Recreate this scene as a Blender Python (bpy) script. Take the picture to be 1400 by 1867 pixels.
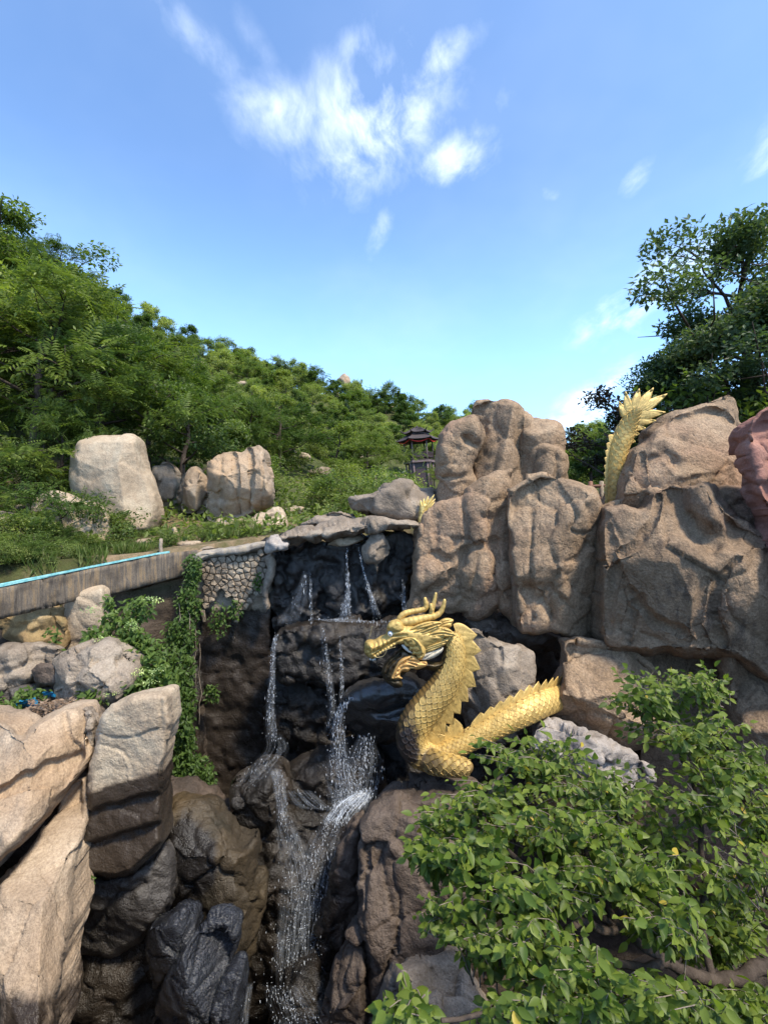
import bpy, math, random
import numpy as np
from mathutils import Vector, Matrix
from mathutils.geometry import delaunay_2d_cdt

for o in list(bpy.data.objects):
    bpy.data.objects.remove(o, do_unlink=True)
S = bpy.context.scene
COL = S.collection
R = math.radians
EZ = 7.0            # eye height above the gully floor
F = 850.0           # focal length in photo pixels (1400 x 1867)
# ------------------------------------------------------------------ camera
cam = bpy.data.cameras.new('camera'); camo = bpy.data.objects.new('camera', cam); COL.objects.link(camo)
cam.sensor_fit = 'VERTICAL'; cam.sensor_height = 24.0; cam.lens = 24.0 * F / 1867.0
cam.clip_start = 0.05; cam.clip_end = 3000
camo.location = (0, 0, EZ); camo.rotation_euler = (R(90), 0, 0)
S.camera = camo
# ------------------------------------------------------------------ sun and sky
SUN_EL, SUN_AZ = R(57), R(134)           # azimuth clockwise from +Y (view direction) towards +X
sdir = Vector((math.sin(SUN_AZ) * math.cos(SUN_EL), math.cos(SUN_AZ) * math.cos(SUN_EL), math.sin(SUN_EL)))
sl = bpy.data.lights.new('sun', 'SUN'); sl.energy = 2.9; sl.angle = R(7.0); sl.color = (1.0, 0.90, 0.74)
so = bpy.data.objects.new('sun', sl); COL.objects.link(so)
so.rotation_euler = sdir.to_track_quat('Z', 'Y').to_euler(); so.location = sdir * 50
W = bpy.data.worlds.new('World'); S.world = W; W.use_nodes = True
wn, wl = W.node_tree.nodes, W.node_tree.links
for n in list(wn): wn.remove(n)
class G:
    """tiny node helper"""
    def __init__(s, nodes, links): s.n, s.l = nodes, links
    def add(s, t, **kw):
        o = s.n.new(t)
        for k, v in kw.items(): setattr(o, k, v)
        return o
    def put(s, sock, v):
        if hasattr(v, 'is_linked') or hasattr(v, 'links'): s.l.new(v, sock)
        else: sock.default_value = v
    def m(s, op, a, b=0.0, c=None, clamp=False):
        o = s.add('ShaderNodeMath', operation=op, use_clamp=clamp); s.put(o.inputs[0], a); s.put(o.inputs[1], b)
        if c is not None: s.put(o.inputs[2], c)
        return o.outputs[0]
    def vm(s, op, a, b=(0, 0, 0)):
        o = s.add('ShaderNodeVectorMath', operation=op); s.put(o.inputs[0], a)
        if op == 'SCALE': s.put(o.inputs['Scale'], b)
        else: s.put(o.inputs[1], b)
        return o.outputs['Value'] if op in ('DOT_PRODUCT', 'LENGTH', 'DISTANCE') else o.outputs[0]
    def noise(s, vec, scale, detail=4, rough=.55, dist=0.0, col=False):
        o = s.add('ShaderNodeTexNoise'); s.put(o.inputs['Vector'], vec); s.put(o.inputs['Scale'], scale)
        o.inputs['Detail'].default_value = detail; o.inputs['Roughness'].default_value = rough; o.inputs['Distortion'].default_value = dist
        return o.outputs['Color' if col else 'Fac']
    def vor(s, vec, scale, feature='F1', out='Distance', rnd=1.0):
        o = s.add('ShaderNodeTexVoronoi', feature=feature); s.put(o.inputs['Vector'], vec); s.put(o.inputs['Scale'], scale)
        o.inputs['Randomness'].default_value = rnd
        return o.outputs[out]
    def mr(s, v, a, b, c=0.0, d=1.0, smooth=True):
        o = s.add('ShaderNodeMapRange', interpolation_type='SMOOTHSTEP' if smooth else 'LINEAR')
        s.put(o.inputs[0], v)
        for i, q in enumerate((a, b, c, d)): s.put(o.inputs[i + 1], q)
        return o.outputs[0]
    def mix(s, f, a, b, bt='MIX'):
        o = s.add('ShaderNodeMix', data_type='RGBA', blend_type=bt); s.put(o.inputs[0], f)
        s.put(o.inputs[6], a if not isinstance(a, tuple) else (*a[:3], 1)); s.put(o.inputs[7], b if not isinstance(b, tuple) else (*b[:3], 1))
        return o.outputs[2]
    def ramp(s, f, stops):
        o = s.add('ShaderNodeValToRGB'); s.put(o.inputs[0], f); e = o.color_ramp.elements
        while len(e) < len(stops): e.new(.5)
        for q, (p, c) in zip(e, stops): q.position = p; q.color = (*c, 1)
        return o.outputs[0]
    def mapping(s, vec, scale=(1, 1, 1), rot=(0, 0, 0), loc=(0, 0, 0)):
        o = s.add('ShaderNodeMapping'); s.put(o.inputs[0], vec); o.inputs['Scale'].default_value = scale
        o.inputs['Rotation'].default_value = rot; o.inputs['Location'].default_value = loc
        return o.outputs[0]
def pixdir(px, py): return Vector(((px - 700) / F, 1.0, (933.5 - py) / F)).normalized()
g = G(wn, wl)
sky = g.add('ShaderNodeTexSky', sky_type='NISHITA'); sky.sun_disc = False
sky.sun_elevation = SUN_EL; sky.sun_rotation = SUN_AZ
sky.air_density = 1.0; sky.dust_density = 1.4; sky.ozone_density = 2.2; sky.altitude = 300
tc = g.add('ShaderNodeTexCoord'); V = tc.outputs['Generated']
# wispy cirrus: the vault of the sky as a cloud layer, warped noise
sep = g.add('ShaderNodeSeparateXYZ'); g.put(sep.inputs[0], V)
zz = g.m('MAXIMUM', sep.outputs[2], 0.02)
pl = g.add('ShaderNodeCombineXYZ')
g.put(pl.inputs[0], g.m('DIVIDE', sep.outputs[0], g.m('ADD', zz, .25))); g.put(pl.inputs[1], g.m('DIVIDE', sep.outputs[1], g.m('ADD', zz, .25)))
warp = g.vm('ADD', pl.outputs[0], g.vm('SCALE', g.noise(pl.outputs[0], 2.2, 3, .6, col=True), 0.16))
wisp = g.noise(g.mapping(warp, (2.2, 1.5, 1), (0, 0, R(-38))), 2.6, 8, .6)
fine = g.noise(g.mapping(warp, (4.2, 2.4, 1), (0, 0, R(-42))), 4.2, 7, .6)
dens = g.m('ADD', g.m('MULTIPLY', wisp, .65), g.m('MULTIPLY', fine, .35))
# drifting cloud banks: centre, direction along, half length, half width, weight (directions on the vault)
BANKS = [((685, 222), (800, 150), .155, .10, .95), ((780, 130), (815, 95), .10, .035, .85), ((650, 110), (665, 75), .09, .04, .6),
         ((825, 290), (880, 270), .09, .05, .78), ((540, 225), (450, 190), .14, .06, .6), ((690, 425), (705, 390), .065, .024, .5),
         ((1190, 535), (1310, 460), .15, .055, .78), ((1160, 320), (1180, 290), .05, .028, .5), ((1080, 740), (1150, 690), .12, .05, .8),
         ((330, 30), (400, 110), .14, .035, .46), ((470, 80), (500, 130), .1, .03, .28), ((925, 165), (935, 140), .05, .03, .4),
         ((1000, 352), (1030, 348), .035, .02, .5), ((1390, 290), (1400, 250), .09, .05, .45), ((300, 370), (250, 300), .1, .05, .25)]
msum = None
for (c, a, la, lb, w_) in BANKS:
    cv = pixdir(*c); av = (pixdir(*a) - cv); av = (av - cv * av.dot(cv)).normalized(); bv = cv.cross(av)
    da = g.m('DIVIDE', g.vm('DOT_PRODUCT', V, tuple(av)), la); db = g.m('DIVIDE', g.vm('DOT_PRODUCT', V, tuple(bv)), lb)
    e = g.m('ADD', g.m('MULTIPLY', da, da), g.m('MULTIPLY', db, db))
    front = g.m('GREATER_THAN', g.vm('DOT_PRODUCT', V, tuple(cv)), 0.2)
    k = g.m('MULTIPLY', g.m('MULTIPLY', g.m('EXPONENT', g.m('MULTIPLY', e, -1.0)), front), w_)
    msum = k if msum is None else g.m('MAXIMUM', msum, k)
cl = g.m('MULTIPLY', msum, g.m('ADD', .56, g.m('MULTIPLY', g.m('SUBTRACT', dens, .5), 2.7)))
cloud = g.m('MULTIPLY', g.mr(cl, .10, .78), 0.8)
veil = g.mr(g.noise(warp, .9, 5, .6), .4, .85, 0, .10)
# paler, hazier air low down
low = g.mr(sep.outputs[2], 0.0, .6, .55, 0.0)
hz = g.mix(low, sky.outputs[0], (3.0, 5.0, 8.0))
hz = g.mix(1.0, hz, (0.88, 1.03, 1.15), 'MULTIPLY')
cc = g.mix(g.m('MAXIMUM', cloud, veil), hz, (5.9, 6.4, 7.0))
bg = g.add('ShaderNodeBackground'); g.put(bg.inputs[0], cc); bg.inputs[1].default_value = 0.14
wo = g.add('ShaderNodeOutputWorld'); wl.new(bg.outputs[0], wo.inputs[0])
# ------------------------------------------------------------------ exposure
S.view_settings.view_transform = 'Standard'; S.view_settings.look = 'None'
S.view_settings.exposure = 1.14; S.view_settings.gamma = 1.0
S.render.engine = 'CYCLES'
S.cycles.max_bounces = 5; S.cycles.diffuse_bounces = 3; S.cycles.glossy_bounces = 2; S.cycles.transmission_bounces = 2; S.cycles.transparent_max_bounces = 6
# ================================================================== helpers
def pix(px, py, d):
    """point at depth d seen through photo pixel (px, py)"""
    px, py, d = np.broadcast_arrays(np.asarray(px, float), np.asarray(py, float), np.asarray(d, float))
    return np.stack([(px - 700) / F * d, d, EZ + (933.5 - py) / F * d], -1)
def _hash(i, j, k, seed):
    with np.errstate(over='ignore'):
        n = (i.astype(np.uint32) * np.uint32(374761393) + j.astype(np.uint32) * np.uint32(668265263) + k.astype(np.uint32) * np.uint32(2246822519) + np.uint32((seed * 3266489917) & 0xffffffff))
        n = (n ^ (n >> np.uint32(13))) * np.uint32(1274126177)
        n = (n ^ (n >> np.uint32(15))) * np.uint32(2654435769)
        n = n ^ (n >> np.uint32(16))
    return n.astype(np.float64) / 2147483647.5 - 1.0
def vnoise(p, seed=0):
    p = np.asarray(p, float); b = np.floor(p); f = p - b; b = b.astype(np.int64)
    u = f * f * f * (f * (f * 6 - 15) + 10); r = 0
    for dx in (0, 1):
        wx = u[:, 0] if dx else 1 - u[:, 0]
        for dy in (0, 1):
            wy = u[:, 1] if dy else 1 - u[:, 1]
            for dz in (0, 1):
                wz = u[:, 2] if dz else 1 - u[:, 2]
                r = r + wx * wy * wz * _hash(b[:, 0] + dx, b[:, 1] + dy, b[:, 2] + dz, seed)
    return r
def fbm(p, octv=4, seed=0, gain=.5):
    a, s, t = 1.0, 0, 0; q = np.asarray(p, float).copy()
    for o in range(octv):
        s = s + a * vnoise(q, seed + o * 17); t += a; a *= gain; q = q * 2.03 + 11.7
    return s / t
def ridged(p, octv=3, seed=0):
    a, s, t = 1.0, 0, 0; q = np.asarray(p, float).copy()
    for o in range(octv):
        s = s + a * (1 - np.abs(vnoise(q, seed + o * 31)) * 2); t += a; a *= .5; q = q * 2.1 + 5.3
    return s / t
def cellfac(p, seed=0):
    """chiselled facets: every cell is a tilted plane; also the distance to the cell border"""
    p = p + np.stack([fbm(p * .9 + s, 2, seed + 40) for s in (0, 17, 31)], 1) * .35
    b = np.floor(p).astype(np.int64); f1 = np.full(len(p), 1e9); f2 = np.full(len(p), 1e9); val = np.zeros(len(p))
    for ox in (-1, 0, 1):
        for oy in (-1, 0, 1):
            for oz in (-1, 0, 1):
                c = b + (ox, oy, oz); h = [_hash(c[:, 0], c[:, 1], c[:, 2], seed + k * 13) for k in range(7)]
                q = p - (c + .5 + .42 * np.stack(h[:3], 1)); d = (q * q).sum(1); v_ = h[3] * q[:, 0] + h[4] * q[:, 1] + h[5] * q[:, 2] + h[6] * .3
                k = d < f1; f2 = np.where(k, f1, np.minimum(f2, d)); val = np.where(k, v_, val); f1 = np.where(k, d, f1)
    return val, np.sqrt(f2) - np.sqrt(f1)
def mesh(name, V, FS, smooth=True, attrs=None):
    """one mesh from a vertex array and a list of face index arrays"""
    me = bpy.data.meshes.new(name); V = np.asarray(V, np.float32)
    FS = [np.asarray(f, np.int32) for f in (FS if isinstance(FS, list) else [FS]) if len(f)]
    me.vertices.add(len(V)); me.vertices.foreach_set('co', V.ravel())
    tot = sum(f.size for f in FS); cnt = sum(len(f) for f in FS)
    me.loops.add(tot); me.loops.foreach_set('vertex_index', np.concatenate([f.ravel() for f in FS]))
    me.polygons.add(cnt)
    st, o = [], 0
    for f in FS:
        st.append(o + np.arange(len(f)) * f.shape[1]); o += f.size
    me.polygons.foreach_set('loop_start', np.concatenate(st).astype(np.int32))
    me.update(calc_edges=True); me.validate()
    me.polygons.foreach_set('use_smooth', np.full(len(me.polygons), smooth))
    for k, a in (attrs or {}).items():
        at = me.attributes.new(k, 'FLOAT', 'POINT'); at.data.foreach_set('value', np.asarray(a, np.float32))
    return me
def tag(o, label=None, cat=None, group=None, kind=None):
    for k, v in (('label', label), ('category', cat), ('group', group), ('kind', kind)):
        if v: o[k] = v
    return o
def obj(name, me, mat=None, parent=None, loc=None):
    o = bpy.data.objects.new(name, me); COL.objects.link(o)
    if mat and me and not me.materials: me.materials.append(mat)
    if loc is not None: o.location = loc
    if parent: o.parent = parent
    return o
def empty(name, loc=(0, 0, 0)):
    o = bpy.data.objects.new(name, None); COL.objects.link(o); o.location = loc; o.empty_display_size = .2
    return o
def build(name, V, FS, mat, parent=None, smooth=True, attrs=None, org=None):
    """world-space vertices -> object whose origin is at its base (or relative to its parent's origin)"""
    V = np.asarray(V, float)
    if parent is not None:
        pw = parent
        off = np.array(pw.location) + (np.array(pw.parent.location) if pw.parent else 0)
        return obj(name, mesh(name, V - off, FS, smooth, attrs), mat, parent)
    if org is None: org = np.array([(V[:, 0].min() + V[:, 0].max()) / 2, (V[:, 1].min() + V[:, 1].max()) / 2, V[:, 2].min()])
    return obj(name, mesh(name, V - org, FS, smooth, attrs), mat, None, org)
class MB:
    """collects pieces into one mesh"""
    def __init__(s): s.v, s.f, s.n = [], {3: [], 4: []}, 0
    def add(s, V, FS):
        for f in (FS if isinstance(FS, list) else [FS]):
            f = np.asarray(f, int)
            if len(f): s.f[f.shape[1]].append(f + s.n)
        s.v.append(np.asarray(V, float)); s.n += len(V); return s
    def get(s):
        return np.concatenate(s.v), [np.concatenate(q) for q in s.f.values() if q]
    def box(s, c, size, M=None):
        sx, sy, sz = np.array(size) / 2
        v = np.array([(x, y, z) for x in (-sx, sx) for y in (-sy, sy) for z in (-sz, sz)])
        if M is not None: v = v @ np.array(M).T
        return s.add(v + np.array(c), np.array([(0, 1, 3, 2), (4, 6, 7, 5), (0, 4, 5, 1), (2, 3, 7, 6), (0, 2, 6, 4), (1, 5, 7, 3)]))
    def tube(s, pts, rad, k=8, caps=True, flat=None):
        v, f = tube(pts, rad, k, caps); return s.add(v, f)
def tube(pts, rad, k=8, caps=True):
    P_ = np.asarray(pts, float); n = len(P_); rad = np.broadcast_to(np.asarray(rad, float), (n,))
    T = np.gradient(P_, axis=0); T /= np.linalg.norm(T, axis=1)[:, None] + 1e-12
    u = np.cross(T[0], (0.13, 0.21, 1.0)); 
    if np.linalg.norm(u) < 1e-3: u = np.cross(T[0], (1, 0, 0))
    u /= np.linalg.norm(u); rings = []
    for i in range(n):
        u = u - T[i] * u.dot(T[i]); u /= np.linalg.norm(u) + 1e-12; w = np.cross(T[i], u)
        a = np.linspace(0, 2 * np.pi, k, endpoint=False)
        rings.append(P_[i] + rad[i] * (np.cos(a)[:, None] * u + np.sin(a)[:, None] * w))
    V_ = np.concatenate(rings); i, j = np.meshgrid(np.arange(n - 1), np.arange(k), indexing='ij'); i, j = i.ravel(), j.ravel(); j2 = (j + 1) % k
    fs = [np.stack([i * k + j, i * k + j2, (i + 1) * k + j2, (i + 1) * k + j], 1)]
    if caps:
        V_ = np.concatenate([V_, [P_[0] - T[0] * rad[0] * .3, P_[-1] + T[-1] * rad[-1] * .3]]); a = np.arange(k); b = (a + 1) % k
        fs.append(np.concatenate([np.stack([b, a, np.full(k, n * k)], 1), np.stack([(n - 1) * k + a, (n - 1) * k + b, np.full(k, n * k + 1)], 1)]))
    return V_, fs
def spline(pts, n, closed=False):
    """Catmull-Rom through points (any dimension), n samples spaced evenly by length of the first two coordinates"""
    p = np.asarray(pts, float); m = len(p)
    if closed: q = np.concatenate([p[-1:], p, p[:2]]); segs = m
    else: q = np.concatenate([2 * p[:1] - p[1:2], p, 2 * p[-1:] - p[-2:-1]]); segs = m - 1
    out = []
    for i in range(segs):
        a, b, c, d = q[i:i + 4]; t = np.linspace(0, 1, 14, endpoint=False)[:, None]
        out.append(.5 * (2 * b + (c - a) * t + (2 * a - 5 * b + 4 * c - d) * t ** 2 + (3 * b - a - 3 * c + d) * t ** 3))
    o = np.concatenate(out + [p[:1] if closed else p[-1:]])
    L = np.concatenate([[0], np.cumsum(np.linalg.norm(np.diff(o[:, :3], axis=0), axis=1))])
    s = np.linspace(0, L[-1], n, endpoint=not closed)
    return np.stack([np.interp(s, L, o[:, k]) for k in range(o.shape[1])], 1)
def inside(poly, p):
    x, y = p[:, 0], p[:, 1]; c = np.zeros(len(p), bool); n = len(poly)
    for i in range(n):
        x1, y1 = poly[i]; x2, y2 = poly[(i + 1) % n]
        if y1 == y2: continue
        k = ((y1 > y) != (y2 > y)) & (x < (x2 - x1) * (y - y1) / (y2 - y1) + x1); c ^= k
    return c
def segdist(line, p):
    """distance and signed side of points to a polyline"""
    line = np.asarray(line, float); bd = np.full(len(p), 1e9); sg = np.zeros(len(p))
    for a, b in zip(line[:-1], line[1:]):
        ab = b - a; t = np.clip(((p - a) @ ab) / (ab @ ab + 1e-9), 0, 1); q = p - (a + t[:, None] * ab)
        d = np.hypot(q[:, 0], q[:, 1]); s = np.sign(ab[0] * q[:, 1] - ab[1] * q[:, 0]); k = d < bd; bd[k] = d[k]; sg[k] = s[k]
    return bd, sg
def normals(V_, FS):
    N = np.zeros_like(V_)
    for f in FS:
        a = np.cross(V_[f[:, 1]] - V_[f[:, 0]], V_[f[:, -1]] - V_[f[:, 0]])
        for k in range(f.shape[1]): np.add.at(N, f[:, k], a)
    return N / (np.linalg.norm(N, axis=1)[:, None] + 1e-12)
def inflate(outline, d, thick=None, r=30, sp=5.0, grad=(0, 0), smooth=True, facets=0, edge=0.0, grooves=(), lump=(0, 1), crack=(0, 1), strata=None, back=None, seed=1, dfun=None, sharp=1.0, fscale=1.0, fac=None, fine=None):
    """closed solid from an outline drawn in photo pixels standing at depth d: rounded rim, facets, carved grooves, noise"""
    rng = np.random.RandomState(seed)
    o = np.asarray(outline, float)
    per = np.linalg.norm(np.diff(np.concatenate([o, o[:1]]), axis=0), axis=1).sum(); n = max(12, int(per / sp))
    if smooth: B = spline(o, n, True)
    else:
        q = np.concatenate([o, o[:1]]); L = np.concatenate([[0], np.cumsum(np.linalg.norm(np.diff(q, axis=0), axis=1))]); s = np.linspace(0, L[-1], n, endpoint=False)
        B = np.stack([np.interp(s, L, q[:, 0]), np.interp(s, L, q[:, 1])], 1)
    ar = 0.5 * np.sum(B[:, 0] * np.roll(B[:, 1], -1) - np.roll(B[:, 0], -1) * B[:, 1])
    if ar < 0: B = B[::-1]
    if edge:
        t = np.roll(B, -1, 0) - np.roll(B, 1, 0); nn = np.stack([t[:, 1], -t[:, 0]], 1); nn /= np.linalg.norm(nn, axis=1)[:, None] + 1e-9
        z = np.concatenate([B / 28.0, np.full((n, 1), seed * 3.1)], 1); B = B + nn * (edge * fbm(z, 3, seed) * 2)[:, None]
    x0, y0 = B.min(0); x1, y1 = B.max(0); C = B.mean(0)
    gx, gy = np.meshgrid(np.arange(x0, x1, sp), np.arange(y0, y1, sp * .87)); gx = gx + (np.arange(gx.shape[0]) % 2)[:, None] * sp * .5
    g_ = np.stack([gx.ravel(), gy.ravel()], 1); g_ = g_ + rng.uniform(-.12, .12, g_.shape) * sp; g_ = g_[inside(B, g_)]
    def bdist(p):
        o_ = np.empty(len(p)); BB = np.concatenate([B, (B + np.roll(B, -1, 0)) / 2])
        for i in range(0, len(p), 4000): o_[i:i + 4000] = np.sqrt(((p[i:i + 4000, None] - BB[None]) ** 2).sum(-1).min(1))
        return o_
    dg = bdist(g_); k = dg > sp * .55; g_, dg = g_[k], dg[k]
    # a close inner ring so that the rim is round
    t = np.roll(B, -1, 0) - np.roll(B, 1, 0); nn = np.stack([-t[:, 1], t[:, 0]], 1); nn /= np.linalg.norm(nn, axis=1)[:, None] + 1e-9
    ring = B + nn * sp * .22; ring = ring[inside(B, ring)]
    PT = np.concatenate([B, ring, g_])
    res = delaunay_2d_cdt([Vector(p) for p in PT], [(i, (i + 1) % n) for i in range(n)], [], 1, 1e-4)
    P2 = np.array([tuple(v) for v in res[0]]); T3 = np.array([f for f in res[2] if len(f) == 3], int)
    c3 = P2[T3].mean(1); T3 = T3[inside(B, c3)]
    a3 = (P2[T3[:, 1]] - P2[T3[:, 0]]); b3 = (P2[T3[:, 2]] - P2[T3[:, 0]]); flip = (a3[:, 0] * b3[:, 1] - a3[:, 1] * b3[:, 0]) > 0
    T3[flip] = T3[flip][:, ::-1]
    db = bdist(P2); onb = np.isin(np.arange(len(P2)), np.where(db < sp * .02)[0]); db[onb] = 0
    if thick is None: thick = r * d / F
    if back is None: back = thick
    b = np.sqrt(np.clip(1 - (1 - np.clip(db / r, 0, 1)) ** 2, 0, 1)) ** sharp
    base = d + grad[0] * (P2[:, 0] - C[0]) / 100 + grad[1] * (P2[:, 1] - C[1]) / 100
    if dfun is not None: base = base + dfun(P2[:, 0], P2[:, 1])
    off = -thick * b
    if facets:
        U = (P2 - C) / (np.array([x1 - x0, y1 - y0]) / 2)
        for k in range(facets):
            ph = 2 * np.pi * (k + rng.uniform(-.35, .35)) / facets + seed; q = rng.uniform(.05, .55); sl_ = rng.uniform(.6, 1.7) * fscale
            cut = -thick * .98 + thick * sl_ * (U @ np.array([math.cos(ph), math.sin(ph)]) - q)
            cut = np.where(onb, off, np.minimum(cut, back * .2)); off = np.maximum(off, np.where(db > 0, cut * np.clip(b * 1.2, 0, 1), off))
    sup = np.clip(db / (r * .35), 0, 1)
    for gr in grooves:
        ln, dp, w_ = gr[0], gr[1], gr[2]
        ln = spline(np.asarray(ln, float), max(6, len(ln) * 5)) if len(ln) > 2 else np.asarray(ln, float)
        jit = np.concatenate([P2 / 22.0, np.full((len(P2), 1), seed)], 1)
        dd, sg = segdist(ln, P2 + np.stack([vnoise(jit, seed), vnoise(jit, seed + 5)], 1) * min(w_, 6) * .8)
        off = off + dp * np.exp(-(dd / w_) ** 2) * sup
        if len(gr) > 3: off = off + (.5 + .5 * np.tanh(sg * dd / (w_ * .9))) * gr[3] * np.exp(-dd / (gr[4] if len(gr) > 4 else w_ * 6)) * sup
    front = pix(P2[:, 0], P2[:, 1], base + off)
    idx = np.arange(len(P2)); inn = ~onb; m = np.full(len(P2), -1); m[onb] = idx[onb]; m[inn] = len(P2) + np.arange(inn.sum())
    bk = pix(P2[inn, 0], P2[inn, 1], base[inn]); bk[:, 1] += back * b[inn]
    V_ = np.concatenate([front, bk]); FS = [np.concatenate([T3, m[T3][:, ::-1]])]
    # outward orientation: camera side faces -Y
    nz = np.cross(V_[T3[:, 1]] - V_[T3[:, 0]], V_[T3[:, 2]] - V_[T3[:, 0]])[:, 1].sum()
    if nz > 0: FS = [FS[0][:, ::-1]]
    N = normals(V_, FS)
    so_ = np.array([seed * 7.3, seed * 1.7, -seed * 3.9]); dsp = 0
    if lump[0]: dsp = dsp + lump[0] * fbm(V_ / lump[1] + so_, 4, seed)
    if fine: dsp = dsp + fine[0] * fbm(V_ / fine[1] + so_, 3, seed + 8) - fine[0] * .8 * np.clip(ridged(V_ / (fine[1] * 2.5) + so_, 2, seed + 6) - .5, 0, 1)
    if fac and fac[0]:
        cv_, ce = cellfac(V_ / fac[1] + so_, seed + 2); dsp = dsp + fac[0] * cv_ - fac[0] * .45 * np.exp(-ce / .07)
    if crack[0]:
        rr = ridged(V_ / crack[1] + so_ * 2, 3, seed + 3); dsp = dsp - crack[0] * np.clip(rr - .45, 0, 1) * 2
    if strata:
        am, axis, sc = strata; ax = np.array(axis, float); ax /= np.linalg.norm(ax)
        s = V_ @ ax / sc + fbm(V_ / (sc * 5) + so_, 3, seed + 9) * 1.6
        fr = s - np.floor(s); dsp = dsp + am * (np.minimum(fr * 1.3, (1 - fr) * 4.5) - .5) * (.5 + .5 * fbm(V_ / (sc * 3) + so_, 2, seed + 4) * 1.6)
    V_ = V_ + N * np.asarray(dsp).reshape(-1, 1) if np.ndim(dsp) else V_
    PX = np.concatenate([P2, P2[inn]])
    return V_, FS, PX
# ================================================================== materials
def newmat(name):
    m = bpy.data.materials.new(name); m.use_nodes = True; nt = m.node_tree
    for n in list(nt.nodes): nt.nodes.remove(n)
    q = G(nt.nodes, nt.links); q.b = q.add('ShaderNodeBsdfPrincipled'); q.o = q.add('ShaderNodeOutputMaterial')
    nt.links.new(q.b.outputs[0], q.o.inputs[0]); q.tc = q.add('ShaderNodeTexCoord'); q.ob = q.tc.outputs['Object']
    return m, q
def bumpn(q, h, strength, dist, prev=None):
    b = q.add('ShaderNodeBump'); q.put(b.inputs['Height'], h); b.inputs['Strength'].default_value = strength; b.inputs['Distance'].default_value = dist
    if prev is not None: q.put(b.inputs['Normal'], prev)
    return b.outputs[0]
def rock_mat(name, dark, mid, light, speck=.35, bump=.5, rough=.9, stain=(.06, .05, .045), stain_amt=.5, tint=None, wetcol=(.016, .014, .013), ss=46, spec=.25, wetrough=.22, streak=False):
    m, q = newmat(name); p = q.ob
    geo = q.add('ShaderNodeNewGeometry'); P_ = geo.outputs['Position']
    n1 = q.noise(P_, 1.3, 7, .62, .4); col = q.ramp(n1, [(.32, dark), (.5, mid), (.68, light)])
    if tint: col = q.mix(q.mr(q.noise(P_, .55, 3, .5, .8), .48, .68, 0, .75), col, tint)
    n2 = q.noise(P_, 7, 5, .7); col = q.mix(q.mr(n2, .25, .75, .0, .6), q.mix(1, col, (.72, .70, .68), 'MULTIPLY'), col)
    # old runs and blotches of algae
    st = q.noise(q.mapping(P_, (2.6, 2.6, .5) if streak else (1.1, 1.1, .8)), 1.4, 6, .65, .6)
    col = q.mix(q.mr(st, .52, .72, 0, stain_amt), col, stain)
    # mineral grain
    sp1 = q.noise(P_, ss, 3, .75); col = q.mix(q.mr(sp1, .36, .64, speck, 0), col, q.mix(1, col, (.28, .26, .25), 'MULTIPLY'))
    sp2 = q.noise(P_, ss * 1.3, 2, .6); col = q.mix(q.mr(sp2, .58, .78, 0, speck * .75), col, q.mix(1, col, (1.7, 1.65, 1.6), 'MULTIPLY'))
    at = q.add('ShaderNodeAttribute', attribute_name='wet'); w_ = at.outputs['Fac']
    wn_ = q.mr(q.m('ADD', w_, q.m('MULTIPLY', q.m('SUBTRACT', q.noise(P_, 5, 6, .65), .5), .55)), .38, .6)
    wc = q.mix(.25, wetcol, q.mix(1, col, (.32, .29, .27), 'MULTIPLY'))
    q.put(q.b.inputs['Base Color'], q.mix(wn_, col, wc))
    rr = q.mr(q.noise(P_, 9, 4, .6), .3, .7, wetrough, wetrough + .3)
    mx = q.add('ShaderNodeMix'); q.put(mx.inputs[0], wn_); mx.inputs[2].default_value = rough; q.put(mx.inputs[3], rr)
    q.put(q.b.inputs['Roughness'], mx.outputs[0]); q.b.inputs['Specular IOR Level'].default_value = spec
    h = bumpn(q, q.noise(P_, 4.5, 6, .68), bump, .10)
    h = bumpn(q, q.noise(P_, ss * .9, 3, .7), bump * .8, .022, h)
    cr = q.vor(q.vm('ADD', q.mapping(P_, (1, 1, .6)), q.vm('SCALE', q.noise(P_, 2.5, 4, .6, col=True), .5)), 1.1, 'DISTANCE_TO_EDGE')
    h = bumpn(q, q.mr(cr, 0, .022), bump * .5, .03, h)
    q.put(q.b.inputs['Normal'], h)
    return m
M = {}
M['granite'] = rock_mat('warm_granite', (.33, .25, .175), (.45, .345, .245), (.58, .465, .34), .4, .5, stain=(.17, .13, .10), stain_amt=.35, tint=(.50, .345, .21))
M['pale'] = rock_mat('pale_granite', (.40, .31, .215), (.52, .41, .29), (.62, .52, .38), .35, .45, stain=(.22, .17, .12), stain_amt=.35, streak=True)
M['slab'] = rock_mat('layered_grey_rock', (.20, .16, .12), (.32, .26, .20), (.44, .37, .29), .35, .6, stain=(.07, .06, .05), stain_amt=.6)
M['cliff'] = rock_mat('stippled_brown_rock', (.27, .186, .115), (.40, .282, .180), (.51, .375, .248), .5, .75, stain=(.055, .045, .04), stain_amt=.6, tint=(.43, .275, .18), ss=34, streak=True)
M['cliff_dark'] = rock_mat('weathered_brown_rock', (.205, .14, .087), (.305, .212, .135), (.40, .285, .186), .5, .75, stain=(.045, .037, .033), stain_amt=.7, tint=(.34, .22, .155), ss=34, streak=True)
M['pink'] = rock_mat('pink_rock', (.30, .14, .11), (.38, .19, .145), (.46, .26, .2), .25, .45, stain=(.16, .075, .06), stain_amt=.5)
M['wetrock'] = rock_mat('wet_black_rock', (.015, .013, .011), (.03, .025, .020), (.056, .044, .033), .3, .8, rough=.34, stain=(.05, .028, .014), stain_amt=.5, spec=.5, wetrough=.15)
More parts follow.
